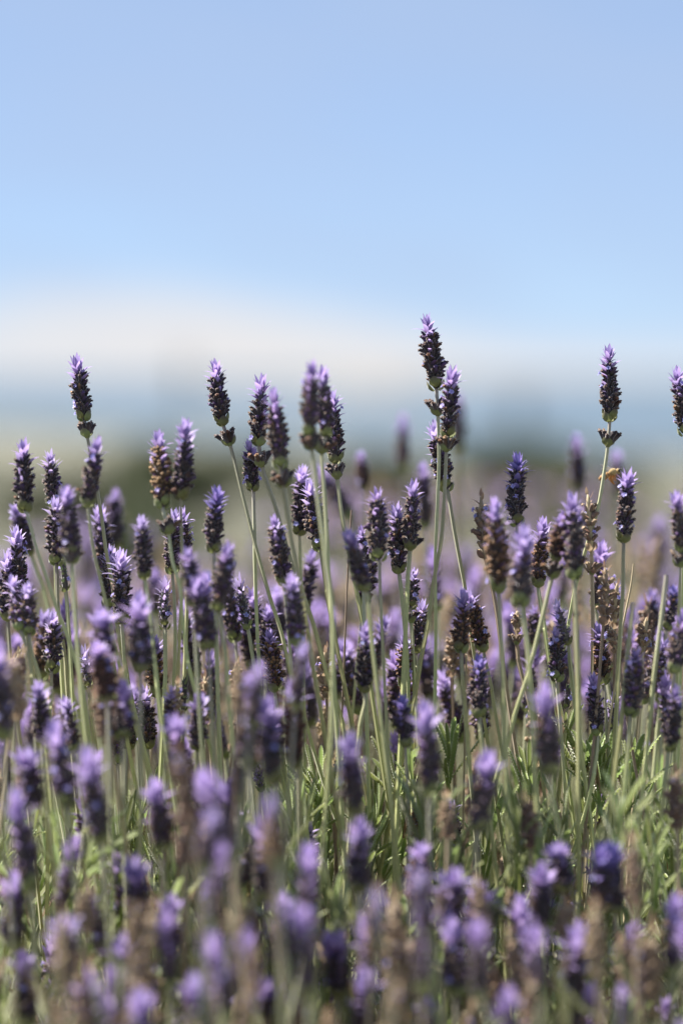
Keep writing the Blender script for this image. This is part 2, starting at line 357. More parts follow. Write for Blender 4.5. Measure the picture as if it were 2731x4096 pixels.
def stalk(kind, tip, base, pts, label, group, detail, W=None, florets=3, whorl=None, cut=False, rt=.00085, rb=.00105, root_z=.40, single_tuft=False, seed=None, big=False, name='lavender_flower', cat='lavender flower', lean=None):
    q = random.Random(seed if seed is not None else rng.random())
    L = (tip - base).length if not cut else .04
    W = W if W is not None else max(.62, min(1.15, (L / .040) ** .5)) * {'slim': .80, 'bud': .72, 'dry': .92}.get(kind, 1.0) * q.uniform(.90, 1.04)
    path = [base] + list(pts)
    if len(path) == 1:
        dv = (base - tip).normalized(); k = .06
        path.append(base + Vector((dv.x * .6, q.uniform(-.1, .1), -1)) * k)
    a, b = path[-2], path[-1]; dz = b.z - root_z
    if dz > .015:
        sl = (b - a) / max(1e-4, a.z - b.z); sx = max(-.3, min(.3, sl.x)); sy = q.uniform(-.10, .10)
        path.append(b + Vector((sx * .55, sy * .5, -.5)) * (dz))
        path.append(Vector((b.x + sx * dz * .8, b.y + sy * dz, root_z)))
    root = path[-1].copy()
    if kind == 'dry' and name == 'lavender_flower': name, cat = 'dry_lavender_stalk', 'dry flower stalk'
    o = thing(name, root, label, cat, group)
    full = catmull(path, 7 if detail else 4)
    dry = kind == 'dry'
    obj('stem', stem_mesh(full, rt, rb, q.uniform(0, 1.57), 'stem_dry' if dry else 'stem', root), o)
    if cut: PLACED.append((o, tip, label)); return o
    X = axis_matrix(base - root, tip - root, q.uniform(0, 6.28))
    # seat the spike on the stem
    if detail:
        pcs, bend = spike_pieces(q, kind, L, W, florets)
        cs = core_shape(L, bend)
        sp = obj('flower_spike', mesh('flower_spike', cs.V, cs.F, [M['calyx' if not dry else 'stem_dry']], cs.t), o, X)
        for n_, key, mat, Y in pcs: obj(n_, piece_mesh(key, mat), sp, Y)
    else:
        v = q.choice(BLUR[{'fresh': 'big', 'lilac': 'big', 'blue': 'bigblue'}.get(kind, kind) if big else kind]); S = X @ Matrix.Diagonal((W, W, L / .04, 1))
        sp = obj('flower_spike', v[0], o, S); sp['kind'] = 'stuff'
        if single_tuft:
            t_ = obj('bract_tuft', v[1], sp); t_['kind'] = 'stuff'
        else:
            for n_, key, mat, Y in v[2]: obj('bract', piece_mesh(key, mat), sp, Y)
    if whorl is not None:
        wp = whorl; i = min(range(len(full)), key=lambda k: (full[k] - wp).length); j = max(0, i - 2); k2 = min(len(full) - 1, i + 2)
        Xw = axis_matrix(full[i] - root, full[i] - root + (full[j] - full[k2]), q.uniform(0, 6.28))
        if detail:
            pcs = whorl_pieces(q, min(1.1, W), dry)
            wo = obj('lower_whorl', piece_mesh(('ring', 0), 'cup'), o, Xw)
            for n_, key, mat, Y in pcs: obj(n_, piece_mesh(key, mat), wo, Y)
        else:
            wo = obj('lower_whorl', WHORL_BLUR[dry], o, Xw); wo['kind'] = 'stuff'
    PLACED.append((o, tip, label))
    return o
SHAPES['ring', 0] = tube_rings([((0, 0, -.0008), .0011, .2), ((0, 0, .0002), .0017, .4), ((0, 0, .0016), .0014, .6)], 8)

# ------------------------------------------------------------------ the land and the sea
def simple_mat(name, build):
    m = bpy.data.materials.new(name); m.use_nodes = True; t = m.node_tree; t.nodes.clear()
    b = N(t, 'ShaderNodeBsdfPrincipled'); o = N(t, 'ShaderNodeOutputMaterial'); t.links.new(b.outputs[0], o.inputs[0]); build(t, b); return m
def ground_b(t, b):
    tcn = N(t, 'ShaderNodeTexCoord'); a = N(t, 'ShaderNodeTexNoise'); a.inputs['Scale'].default_value = .35; a.inputs['Detail'].default_value = 8
    t.links.new(tcn.outputs['Object'], a.inputs['Vector'])
    t.links.new(ramp(t, a.outputs['Fac'], [(.3, (.10, .105, .08)), (.5, (.145, .145, .115)), (.7, (.19, .185, .155))]), b.inputs['Base Color'])
    b.inputs['Roughness'].default_value = .95; b.inputs['Specular IOR Level'].default_value = .1
def sea_b(t, b):
    tcn = N(t, 'ShaderNodeTexCoord'); a = N(t, 'ShaderNodeTexNoise'); a.inputs['Scale'].default_value = .5; a.inputs['Detail'].default_value = 6
    t.links.new(tcn.outputs['Object'], a.inputs['Vector'])
    bp = N(t, 'ShaderNodeBump'); bp.inputs['Strength'].default_value = .5; bp.inputs['Distance'].default_value = .5
    t.links.new(a.outputs['Fac'], bp.inputs['Height']); t.links.new(bp.outputs[0], b.inputs['Normal'])
    b.inputs['Base Color'].default_value = (.085, .118, .15, 1); b.inputs['Specular IOR Level'].default_value = .2; b.inputs['Roughness'].default_value = .4; b.inputs['IOR'].default_value = 1.33
def hill_b(t, b):
    tcn = N(t, 'ShaderNodeTexCoord'); a = N(t, 'ShaderNodeTexNoise'); a.inputs['Scale'].default_value = .05; a.inputs['Detail'].default_value = 8
    t.links.new(tcn.outputs['Object'], a.inputs['Vector'])
    t.links.new(ramp(t, a.outputs['Fac'], [(.3, (.14, .135, .125)), (.7, (.20, .19, .175))]), b.inputs['Base Color']); b.inputs['Roughness'].default_value = .95
GROUND, SEA, HILL = simple_mat('dry_grass_ground', ground_b), simple_mat('sea_water', sea_b), simple_mat('sandy_headland', hill_b)
ys = [-40, -10, -2, 0, 1, 2, 3, 4, 6, 8, 11, 15, 20, 26, 32, 40, 50, 58, 64, 68, 72, 78]
xs = [-400, -150, -60, -30, -16, -9, -5, -3, -1.5, 0, 1.5, 3, 5, 9, 16, 30, 60, 150, 400]
V, F = [], []
for y in ys:
    for x in xs:
        yy = y if y < 10 else 10 + (y - 10) * (36 - 2.2 * max(-9, min(7, x)) - 10) / 54      # the bluff edge runs nearer on the right
        z = (0.05 * math.sin(x * .9 + y * .5) * math.sin(y * .7 - 1) if 4 < y < 60 else 0) - (0 if y <= 64 else (y - 64) * .72)
        V.append((x, yy, z))
nx = len(xs)
for i in range(len(ys) - 1):
    for j in range(nx - 1): F.append((i * nx + j, i * nx + j + 1, (i + 1) * nx + j + 1, (i + 1) * nx + j))
tag(obj('ground', mesh('ground', V, F, [GROUND])), kind='structure')
me = mesh('sea', [(-30000, 20, -9), (30000, 20, -9), (30000, 50000, -9), (-30000, 50000, -9)], [(0, 1, 2, 3)], [SEA])
tag(obj('sea', me), kind='structure')
V, F = [], []; q = random.Random(3); nx = 48
for i, fy in enumerate((0, .15, .35, .6, .85, 1)):
    for j in range(nx + 1):
        u = j / nx; h = (math.sin(math.pi * u) ** 1.5) * (.72 + .28 * math.sin(u * 11 + 1)) * math.sin(math.pi * min(1, fy)) ** .5 + q.uniform(-.04, .04)
        V.append((-95 + 190 * u, 1480 + 160 * fy, -9.5 + 10.5 * max(0, h)))
for i in range(5):
    for j in range(nx): a = i * (nx + 1) + j; F.append((a, a + 1, a + nx + 2, a + nx + 1))
tag(obj('headland_hill', mesh('headland_hill', V, F, [HILL])), kind='structure')

# ------------------------------------------------------------------ shrubs, far trees, dry grass behind the lavender
def leaf_cloud(q, n, sx, sy, sz, z0, size, lobes):
    V, F, T = [], [], []
    cs = [(q.uniform(-.6, .6), q.uniform(-.6, .6), q.uniform(-.35, .45), q.uniform(.4, .7)) for _ in range(lobes)]
    for i in range(n):
        c = q.choice(cs); d = Vector((q.gauss(0, 1), q.gauss(0, 1), q.gauss(0, 1))).normalized() * (q.random() ** .45) * c[3]
        p = Vector(((c[0] + d.x) * sx, (c[1] + d.y) * sy, z0 + sz * (.5 + .5 * (c[2] + d.z))))
        if p.z < .02: continue
        a = Vector((q.gauss(0, 1), q.gauss(0, 1), q.gauss(0, 1) + .5)).normalized(); b = a.cross(Vector((q.gauss(0, 1), q.gauss(0, 1), q.gauss(0, 1)))).normalized()
        k = size * q.uniform(.6, 1.4); m = len(V); tt = q.random()
        V += [p - a * k, p + b * k * .35, p + a * k, p - b * k * .35]; F.append((m, m + 1, m + 2, m + 3)); T += [tt] * 4
    return V, F, T
def shrub(px, top_py, wpx, d, n, label, name='shrub', cat='shrub', group='shrubs beyond the lavender', tall=False, narrow=1.0):
    q = random.Random(int(px * 7 + d)); tp = P(px, top_py, d); s = .36 * d / 4096
    o = thing(name, (tp.x, tp.y, 0), label, cat, group); h = tp.z
    r = wpx * s * .5 * narrow
    V, F, T = leaf_cloud(q, n, r, r * (.8 if not tall else 1), h * (.92 if not tall else .8), h * (.04 if not tall else .18), max(.012, min(.05, r * .12)), 7 if not tall else 5)
    obj('crown', mesh('crown', V, F, [M['bush']], T, smooth=False), o)
    tk = tube_rings([((0, 0, -.05), r * .16 + .01, 0), ((.02 * r, 0, h * .3), r * .11 + .008, .5), ((-.02 * r, .01, h * .75), r * .03 + .004, 1)], 7)
    obj('trunk', mesh('trunk', tk.V, tk.F, [M['bark']], tk.t), o)
shrub(1980, 1715, 700, 18, 4200, 'soft dark green shrub in front of the sea, behind the tallest pair of spikes')
shrub(2440, 1800, 300, 15, 1500, 'small blurred green shrub in front of the sea behind the bee')
shrub(2160, 1900, 420, 11, 1500, 'low blurred olive shrub in front of the water, right of the tall pair')
shrub(1380, 1760, 760, 14, 2000, 'soft olive shrub behind the dark leaning twin spikes at mid picture')
shrub(800, 1740, 700, 16, 2600, 'grey olive blurred shrub behind the two leaning stalks at left centre')
shrub(330, 1850, 520, 13, 1500, 'blurred olive shrub low behind the tall spike at far left')
shrub(610, 1930, 480, 9, 1200, 'darker blurred shrub low behind the brown and purple pair')
shrub(60, 1900, 330, 15, 1300, 'pale blurred shrub at the left edge behind the purple spikes')
shrub(748, 1330, 150, 36, 1100, 'slim blurred tree rising into the white cloud at left', 'slim_tree', 'tree', 'slim trees on the shore edge', True, .6)
shrub(2075, 1470, 120, 31, 900, 'slim dark blurred tree against the sea between the tall pair and the bee', 'slim_tree', 'tree', 'slim trees on the shore edge', True, .8)
q = random.Random(21); V, F, T = [], [], []
for i in range(9000):
    y = 5.5 + 26 * q.random() ** 1.6; x = q.uniform(-1, 1) * (.5 + .16 * y); z = 0; hgt = q.uniform(.06, .22); a = q.uniform(0, 3.14); m = len(V)
    dx, dy = math.cos(a) * .006, math.sin(a) * .006; lx, ly = q.gauss(0, .05), q.gauss(0, .05); tt = q.random()
    V += [(x - dx, y - dy, z - .05), (x + dx, y + dy, z - .05), (x + lx, y + ly, z + hgt)]; F.append((m, m + 1, m + 2)); T += [tt] * 3
M['grass'] = plant_mat('dry_grass', [(0, (.12, .12, .07)), (1, (.22, .20, .14))], .8, trans=.2)
tag(obj('grass', mesh('grass', V, F, [M['grass']], T, smooth=False)), kind='stuff')

# ------------------------------------------------------------------ toothed leaves and leafy shoots
def leaf_shape(seed, lobes, length=1.0, width=.064, fine=True):
    q = random.Random(seed); V, F, T = [], [], []
    rows = lobes * 2 if fine else 7; cols = 5 if fine else 3; curl = q.uniform(-.12, .30); side = q.uniform(-.06, .06); roll = q.uniform(.3, .9)
    for i in range(rows + 1):
        u = i / rows; env = ((min(1, (1 - u) * 7) ** .5 if u < .999 else .08) * min(1, .45 + 1.6 * u)) * (.84 + .16 * math.sin(math.pi * u))
        lobe = (1.0 if i % 2 else .76) if fine else .9
        for j in range(cols):
            v = -1 + 2 * j / (cols - 1); wv = width * env * v * (lobe if abs(v) > .9 else 1)
            puff = (.030 if i % 2 else -.006) * (1 if abs(v) == .5 else 0) if fine else .012 * (1 - abs(v))
            down = -roll * width * env * v * v * .75
            V.append((curl * u * u * length + down * .9 + puff, wv * (1 - .25 * roll * abs(v)) + side * u * u, length * (u - .08 * curl * u * u)))
            T.append(min(1, (abs(v) ** 2.2) * .92 + .1 * u))
    for i in range(rows):
        for j in range(cols - 1):
            a = i * cols + j; F.append((a, a + 1, a + cols + 1, a + cols))
    return Shape(V, F, T)
for i in range(6): SHAPES['leaf', i] = leaf_shape(i, 18)
for i in range(4): SHAPES['leaf_low', i] = leaf_shape(20 + i, 4, fine=False)
N_SHOOT = [0]
def shoot(tip, base, label, group, fine=True, nodes=6, seed=0, ll=.030, mat='leaf', spread=1.0):
    q = random.Random(seed); root = base.copy()
    o = thing('leafy_shoot', root, label, 'leafy shoot', group)
    mid = (tip + base) / 2 + Vector((q.uniform(-.006, .006), q.uniform(-.006, .006), 0))
    ax = (tip - base); Ls = ax.length; stem_top = base + ax * max(.35, 1 - ll * .8 / Ls)
    path = catmull([stem_top, mid * .6 + (stem_top + base) * .2, base], 4)
    obj('stem', stem_mesh(path, .0007, .0012, 0, 'leaf', root, .85, 6), o)
    tw = q.uniform(0, 6.28)
    for i in range(nodes):
        u = 1 - i / max(1, nodes) * .9; p = root * 0 + (base + (stem_top - base) * u) - root
        Z = axis_matrix(p, p + ax, 0)
        s = ll * (.55 + .5 * min(1, (i + .8) / 2.6)) * (1 - .25 * max(0, i - nodes * .6) / nodes)
        th0 = R(10 + 26 * min(1, i / 2.5)) * spread
        for k in range(2):
            if i > 2 and q.random() < .12: continue
            a = tw + k * math.pi + (i % 2) * math.pi / 2 + q.uniform(-.35, .35)
            sc = s * q.uniform(.8, 1.15)
            X = Z @ Matrix.Rotation(a, 4, 'Z') @ Matrix.Translation((.0008, 0, 0)) @ Matrix.Rotation(th0 * q.uniform(.6, 1.35), 4, 'Y') @ Matrix.Rotation(q.uniform(-.5, .5), 4, 'Z') @ Matrix.Diagonal((sc, sc * q.uniform(.9, 1.2), sc, 1))
            key = ('leaf', q.randrange(6)) if fine else ('leaf_low', q.randrange(4))
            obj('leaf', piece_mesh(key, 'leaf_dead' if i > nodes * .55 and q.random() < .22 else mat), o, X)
    N_SHOOT[0] += 1
    return o

# the mass of older leaves and twigs that the stalks and shoots grow out of
q = random.Random(11); pcs = []
def leaf_at(p, mat=None, s=None):
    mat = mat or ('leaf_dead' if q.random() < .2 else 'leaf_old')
    s = s or q.uniform(.020, .034)
    X = Matrix.Translation(p) @ Euler((q.gauss(0, .55), q.gauss(0, .55), q.uniform(0, 6.28))).to_matrix().to_4x4() @ Matrix.Diagonal((s, s * 1.15, s, 1))
    return (('leaf_low', q.randrange(4)), mat, X)
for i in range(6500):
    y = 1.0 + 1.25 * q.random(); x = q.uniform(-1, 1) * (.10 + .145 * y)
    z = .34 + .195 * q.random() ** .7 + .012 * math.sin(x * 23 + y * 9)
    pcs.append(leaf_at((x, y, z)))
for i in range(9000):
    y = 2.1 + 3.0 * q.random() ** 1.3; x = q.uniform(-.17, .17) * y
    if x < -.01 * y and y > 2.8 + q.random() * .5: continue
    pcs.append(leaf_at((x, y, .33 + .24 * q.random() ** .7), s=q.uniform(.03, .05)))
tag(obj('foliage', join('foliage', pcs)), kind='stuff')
V, F, T = [], [], []; pcs = []
for i in range(420):
    y = .95 + 3.0 * q.random() ** 1.4; x = q.uniform(-.16, .16) * max(y, 1.2)
    a = Vector((x * .8 + q.gauss(0, .03), y + q.gauss(0, .03), -.02)); b = Vector((x, y, .46)); m_ = (a + b) / 2 + Vector((q.gauss(0, .03), q.gauss(0, .03), .02))
    s = Shape(*[[], [], []]); rings = catmull([a, m_, b], 3); VV, FF = [], []
    for j, p in enumerate(rings):
        r = .0032 * (1 - .7 * j / (len(rings) - 1))
        for k in range(4): VV.append((p.x + r * math.cos(k * 1.57), p.y + r * math.sin(k * 1.57), p.z))
    for j in range(len(rings) - 1):
        for k in range(4): FF.append((j * 4 + k, j * 4 + (k + 1) % 4, j * 4 + 4 + (k + 1) % 4, j * 4 + 4 + k))
    pcs.append((Shape(VV, FF, [.5] * len(VV)), 'bark', Matrix.Identity(4)))
tag(obj('undergrowth_twigs', join('undergrowth_twigs', pcs)), kind='stuff')

# ------------------------------------------------------------------ flower stalks read off the photograph
# kind, tip, base (photo pixels), blur disc (negative = nearer than focus), label, stem points, extras
S, B_, F_, D_ = 'sharp spikes against the sky', 'blurred spikes behind', 'blurred spikes in front', 'spikes among the stems'
ROWS = [
 # tall ones against sky and sea
 ('fresh', 300,1402, 340,1680, 0, 'tall sharp dark spike at far left against sky, tiny pale flower on its side', [(353,1760),(378,1890),(405,2050),(425,2200),(452,2350),(470,2510),(505,2675),(540,2850)], dict(w=(349,1742), fl=5, g=S)),
 ('fresh', 840,1425, 892,1698, 0, 'sharp spike leaning left with separate green-cupped whorl on a long bare neck', [(925,1795),(965,1960),(1000,2100),(1040,2250),(1080,2390),(1125,2530),(1165,2710),(1215,2860),(1290,3120)], dict(w=(917,1785), fl=4, g=S)),
 ('fresh', 1030,1480, 1035,1775, -2, 'dark spike with wide violet crown, overlapped at right by a softer purple spike', [(1052,1880),(1100,2020),(1150,2200),(1180,2290),(1220,2400),(1260,2520),(1315,2725),(1365,2875),(1390,3020)], dict(w=(1047,1868), fl=4, g=S)),
 ('fresh', 1090,1530, 1122,1870, -13, 'slightly soft purple-topped spike just right of the wide-crowned spike, whorl below it', [(1143,1980),(1165,2150),(1190,2280),(1215,2400),(1250,2650)], dict(w=(1138,1962), g=S)),
 ('fresh', 990,1745, 1013,1960, 0, 'dark spike half hidden under the wide-crowned spike, with pale florets', [(1018,2150),(1020,2260),(1028,2500),(1045,2775)], dict(fl=8, g=S)),
 ('fresh', 1250,1422, 1237,1740, -20, 'soft out-of-focus dark spike, left one of the tall close twins', [(1247,1800),(1265,1950),(1285,2100),(1305,2250),(1330,2450),(1330,2700),(1325,2900),(1318,3025)], dict(w=(1244,1790), g=S, W=.82)),
 ('fresh', 1305,1445, 1303,1748, -12, 'softer right one of the tall close twins, violet crown spreading right', [(1287,1815),(1296,1960),(1308,2150),(1318,2350),(1330,2600),(1340,2800)], dict(w=(1292,1805), g=S, W=.78)),
 ('fresh', 1340,1540, 1342,1850, 0, 'sharp slim spike right beside the soft twins, with separate dark whorl below', [(1350,1925),(1365,2050),(1385,2160),(1420,2335),(1450,2500),(1475,2700)], dict(w=(1348,1915), g=S)),
 ('fresh', 1715,1240, 1745,1555, 0, 'tallest sharp spike of all, alone against blue sky above its neighbour', [(1752,1700),(1755,1850),(1745,2100),(1740,2250),(1742,2500),(1740,2700),(1735,2900),(1720,3100)], dict(w=(1748,1665), fl=6, g=S)),
 ('fresh', 1808,1445, 1790,1745, -4, 'dark purple-crowned spike crossing just below the tallest one', [(1784,1815),(1778,1950),(1765,2150),(1735,2320),(1710,2500),(1680,2650),(1655,2800)], dict(w=(1785,1802), fl=8, g=S)),
 ('lilac', 1728,1665, 1785,1958, 1, 'pale spike half hidden behind the two crossing stems below the tallest spike', [(1793,1985),(1815,2120),(1845,2280),(1860,2360),(1885,2550)], dict(fl=9, g=S)),
 ('fresh', 2437,1365, 2437,1682, 0, 'tall upright sharp spike at right against the sea, separate whorl below', [(2427,1800),(2405,1950),(2385,2050),(2340,2200),(2300,2350),(2275,2480),(2240,2650)], dict(w=(2431,1782), fl=5, g=S)),
 ('fresh', 2718,1450, 2738,1740, -2, 'sharp spike cut off by the right edge, against sky and sea', [(2742,1850),(2735,2100),(2728,2400)], dict(g=S)),
 # left group
 ('fresh', 82,1745, 104,2045, -8, 'full dark spike with pale violet crown near the left edge below the tall one', [(113,2065),(150,2200),(185,2300),(222,2415),(280,2570),(330,2750),(360,2950)], dict(fl=4, g=S)),
 ('lilac', 195,1785, 215,2030, 5, 'pinkish-crowned spike between the left-edge spike and the tall left one', [(218,2060),(225,2300),(235,2500)], dict(fl=5, g=S)),
 ('lilac', 232,1972, 227,2255, -4, 'grey-lilac spike half covered by a softer neighbour on its right', [(231,2400),(238,2480),(262,2640),(275,2825)], dict(fl=5, g=D_)),
 ('fresh', 275,1925, 288,2225, -18, 'soft brownish-purple spike in front, with dark whorl at its foot', [(292,2300),(305,2500),(325,2750),(345,2950)], dict(w=(290,2262), fl=4, g=D_)),
 ('fresh', 390,1730, 350,2022, -12, 'spike leaning right, its base crossing the stem of the tall left spike', [(355,2040),(375,2200),(410,2350),(445,2500),(490,2700)], dict(fl=4, g=S)),
 ('fresh', 448,1940, 468,2200, 32, 'blurred purple spike behind the tall left stem', [], dict(g=B_)),
 ('fresh', 55,2000, 118,2215, 15, 'dark soft spike leaning left behind the full left-edge spike', [(127,2225),(150,2290),(178,2360),(205,2470)], dict(g=B_)),
 ('lilac', 412,2000, 418,2300, 10, 'soft purple spike behind the curved stem of the tall left spike', [], dict(g=B_)),
 ('lilac', 448,2165, 440,2430, 3, 'left spike of the touching pair with star-shaped lilac crowns', [(450,2600),(480,2800)], dict(g=D_)),
 ('lilac', 500,2180, 487,2492, -3, 'right, larger spike of the touching pair with star-shaped lilac crowns', [(493,2560),(502,2680),(528,2800)], dict(g=D_)),
 ('lilac', 570,2045, 578,2315, -12, 'soft mid-sized lilac-tipped spike standing alone left of the brown and purple pair', [(583,2330),(605,2500),(625,2700),(650,2900)], dict(g=D_)),
 ('brown', 650,1700, 650,2030, -10, 'brownish left spike of the tall pair, fading head with violet tip', [(658,2060),(675,2135),(692,2250),(720,2350),(745,2600),(790,2800)], dict(w=(678,2148), g=S)),
 ('fresh', 757,1655, 727,1985, -10, 'dark right spike of the tall pair, flaring whorl at its base', [(724,2010),(727,2150),(730,2300),(720,2500),(712,2680)], dict(w=(726,1998), fl=4, g=S)),
 ('lilac', 690,2018, 690,2290, 0, 'sharp pale-crowned spike standing directly behind the crossed stems of the tall pair', [(698,2400),(702,2550),(698,2700),(690,2850)], dict(fl=4, g=D_)),
 ('lilac', 727,2015, 745,2255, 3, 'second pale-crowned spike peeping out at the right behind the same stems', [(748,2400),(742,2600)], dict(fl=4, g=D_)),
 ('lilac', 50,2090, 85,2390, 2, 'pale lilac-topped spike at far left above the cluster on the edge', [(100,2500),(130,2680)], dict(fl=5, g=D_)),
 ('lilac', 22,2185, 32,2480, 1, 'pale spike cut by the left edge, in front of the taller lilac-topped one', [(40,2600),(60,2800)], dict(g=D_)),
 ('lilac', 60,2285, 80,2520, -10, 'softer left twin of two short spikes at the left edge', [(100,2560),(125,2680),(140,2850)], dict(g=D_)),
 ('lilac', 112,2320, 118,2540, -10, 'softer right twin of two short spikes at the left edge', [(125,2600),(160,2720),(170,2850)], dict(g=D_)),
 ('bud', 250,2215, 263,2360, 1, 'small dark greenish spike on a thick pale stem, under the soft brownish one', [(268,2400),(276,2520),(286,2700),(300,2900)], dict(g=D_)),
 ('lilac', 228,2435, 208,2685, -5, 'stout spike with near white crown on a pale stalk, low at left', [(207,2740),(204,2820),(200,2950)], dict(fl=5, g=D_)),
 ('slim', 645,2290, 660,2510, 0, 'small sharp pink-grey spike with few florets, right of the touching pair', [(661,2560),(662,2700),(655,2850)], dict(fl=4, g=D_)),
 ('fresh', 570,2370, 562,2690, -30, 'large blurred violet spike in front of the touching pair', [], dict(g=F_)),
 ('brown', 607,2525, 632,2785, 2, 'thin dark withered spike without petals beside the large blurred one', [(640,2820),(655,2900)], dict(g=D_, n='dry')),
 ('lilac', 405,2435, 415,2640, -25, 'blurred spike with star-shaped lilac crown left of the touching pair base', [], dict(g=F_)),
 ('brown', 415,2575, 432,2800, -30, 'blurred violet-capped brown spike under the star-crowned one', [], dict(g=F_)),
 ('lilac', 582,2725, 592,2990, 2, 'slender sharp spike with tall lilac petals below the withered one', [(595,3050),(600,3150)], dict(g=D_)),
 ('bud', 733,2682, 732,2838, 0, 'unopened green bud spike on a pale stem, low at left centre', [(728,2880),(715,2950),(705,3060)], dict(g=D_)),
 ('slim', 330,2565, 357,2748, 2, 'narrow grey-green young spike leaning left between stems', [(362,2800),(372,2900)], dict(g=D_)),
 ('fresh', 165,2705, 172,2970, -15, 'soft violet spike low at left under the near white one', [(175,3050),(190,3200)], dict(g=F_)),
 ('lilac', 240,2780, 298,3010, -15, 'soft bright lilac spike leaning left, low at left, dark behind', [], dict(g=F_)),
 ('fresh', 490,2720, 490,2955, -28, 'blurred spike with violet top in front, right of a withered brown one', [], dict(g=F_)),
 ('dry', 385,2740, 440,2970, -28, 'blurred withered brown spike leaning left in the lower left', [], dict(g=F_)),
 ('lilac', 675,2730, 690,2960, -10, 'soft small lilac spike left of the green bud', [], dict(g=F_)),
 ('fresh', 785,2752, 790,3000, -12, 'soft pale-sided dark spike right of the green bud', [(792,3060),(800,3200)], dict(g=F_)),
 ('fresh', 690,2860, 722,3130, -35, 'blurred bluish-violet spike below the green bud', [], dict(g=F_)),
 ('fresh', 228,2880, 270,3230, -45, 'large blurred violet spike, left of three in the lower left', [], dict(g=F_)),
 ('fresh', 352,2990, 405,3370, -50, 'large blurred spike leaning left, right of three in the lower left', [], dict(g=F_)),
 ('fresh', 120,2985, 132,3230, -30, 'blurred narrow spike, leftmost of three in the lower left', [], dict(g=F_)),
 ('fresh', 78,3150, 122,3560, -50, 'very large blurred lilac spike at the lower left edge', [], dict(g=F_)),
 ('fresh', -5,2560, 15,2960, -55, 'huge dark blurred spike cut by the left edge at mid height', [], dict(g=F_)),
 ('dry', 55,2590, 72,2870, -30, 'blurred withered brown spike beside the huge dark one at the left edge', [], dict(g=F_)),
 # foreground lower left
 ('fresh', 549,3419, 568,3740, -45, 'blurred violet spike with dark foot at lower left centre', [], dict(g=F_)),
 ('fresh', 671,3584, 680,3830, -45, 'blurred violet-topped spike right of and lower than the dark-footed one', [], dict(g=F_)),
 ('dry', 745,3090, 738,3450, -50, 'big blurred brown withered head between two violet heads', [], dict(g=F_)),
 ('fresh', 800,3085, 828,3470, -45, 'big blurred violet spike directly right of the brown withered head', [], dict(g=F_)),
 ('fresh', 915,3115, 888,3400, -30, 'blurred violet spike leaning right, right of the big one by the brown head', [], dict(g=F_)),
 ('fresh', 636,3120, 650,3400, -40, 'blurred short violet spike left of the brown withered head', [], dict(g=F_)),
 ('fresh', 1071,3250, 1063,3610, -45, 'blurred pale violet spike with bright top at lower centre', [], dict(g=F_)),
 ('slim', 1237,3250, 1245,3450, -5, 'short fairly sharp violet-tipped spike low at centre among leaves', [(1248,3500),(1258,3650)], dict(g=D_)),
 ('fresh', 1140,3580, 1118,3880, -55, 'large blurred lilac spike leaning right at lower centre', [], dict(g=F_)),
 ('fresh', 470,3735, 520,4040, -55, 'large blurred lilac spike near the bottom at left', [], dict(g=F_)),
 ('fresh', 96,3800, 105,4110, -45, 'dark-bodied blurred spike with violet top near the lower left corner', [], dict(g=F_)),
 ('fresh', 42,3490, 60,3800, -45, 'pale blurred spike on the left edge above the lower left corner', [], dict(g=F_)),
 ('fresh', 244,3660, 258,3920, -60, 'faint pale violet blurred spike low at left', [], dict(g=F_)),
 ('dry', 585,3820, 625,4010, -50, 'beige blurred withered head near the bottom left of centre', [], dict(g=F_)),
 ('fresh', 967,3905, 978,4160, -45, 'blurred violet spike at the bottom edge, left one of two short ones', [], dict(g=F_)),
 ('fresh', 1058,3905, 1070,4160, -50, 'blurred violet spike at the bottom edge, right one of two short ones', [], dict(g=F_)),
 ('fresh', 1180,3970, 1190,4230, -50, 'blurred bright violet spike cut by the bottom edge at centre', [], dict(g=F_)),
 ('fresh', 1345,3720, 1350,3990, -45, 'blurred violet spike in lower centre right of the lilac leaning one', [], dict(g=F_)),
 # centre
 ('lilac', 1215,1850, 1197,2135, 7, 'soft pinkish purple spike behind the stems of the soft twins', [(1200,2200),(1203,2350)], dict(g=D_)),
 ('lilac', 1235,1905, 1280,2195, 0, 'sharp spike with pale spreading crown leaning left across the twin stems', [(1285,2215),(1305,2350),(1330,2500)], dict(fl=8, g=D_)),
 ('blue', 845,1930, 857,2205, -8, 'deep blue-topped dark spike standing alone left of the leaning green-cupped one', [], dict(fl=5, g=D_)),
 ('fresh', 920,2150, 868,2440, -18, 'soft bright violet spike leaning right, below the blue-topped one', [(880,2480),(905,2650),(920,2850)], dict(g=D_)),
 ('fresh', 755,2175, 775,2430, -20, 'soft violet-capped spike left of the bright leaning one', [], dict(g=F_)),
 ('fresh', 795,2290, 832,2595, -20, 'soft dark spike lower between the two violet-capped ones at left centre', [], dict(g=F_)),
 ('fresh', 1095,2045, 1137,2340, -8, 'dark spike with pale violet tip beside the crossing stems at left centre', [], dict(fl=4, g=D_)),
 ('slim', 945,2280, 990,2510, 0, 'sharp slender grey spike leaning left with small violet tip and florets on one side', [(997,2540),(1015,2650),(1045,2790)], dict(fl=5, g=D_)),
 ('lilac', 1178,2275, 1186,2580, -15, 'soft spike with wide star crown at centre left', [(1190,2640),(1192,2800)], dict(g=D_)),
 ('fresh', 1060,2410, 1060,2640, 8, 'soft spike with short violet crown behind the reddish sharp one', [], dict(g=D_)),
 ('brown', 1095,2500, 1097,2762, 0, 'sharp reddish-brown spike with pointed lilac petals at left centre', [(1103,2800),(1112,2880)], dict(g=D_)),
 ('fresh', 985,2700, 1002,3070, -42, 'large blurred violet spike, left of a blurred pair at centre left', [], dict(g=F_)),
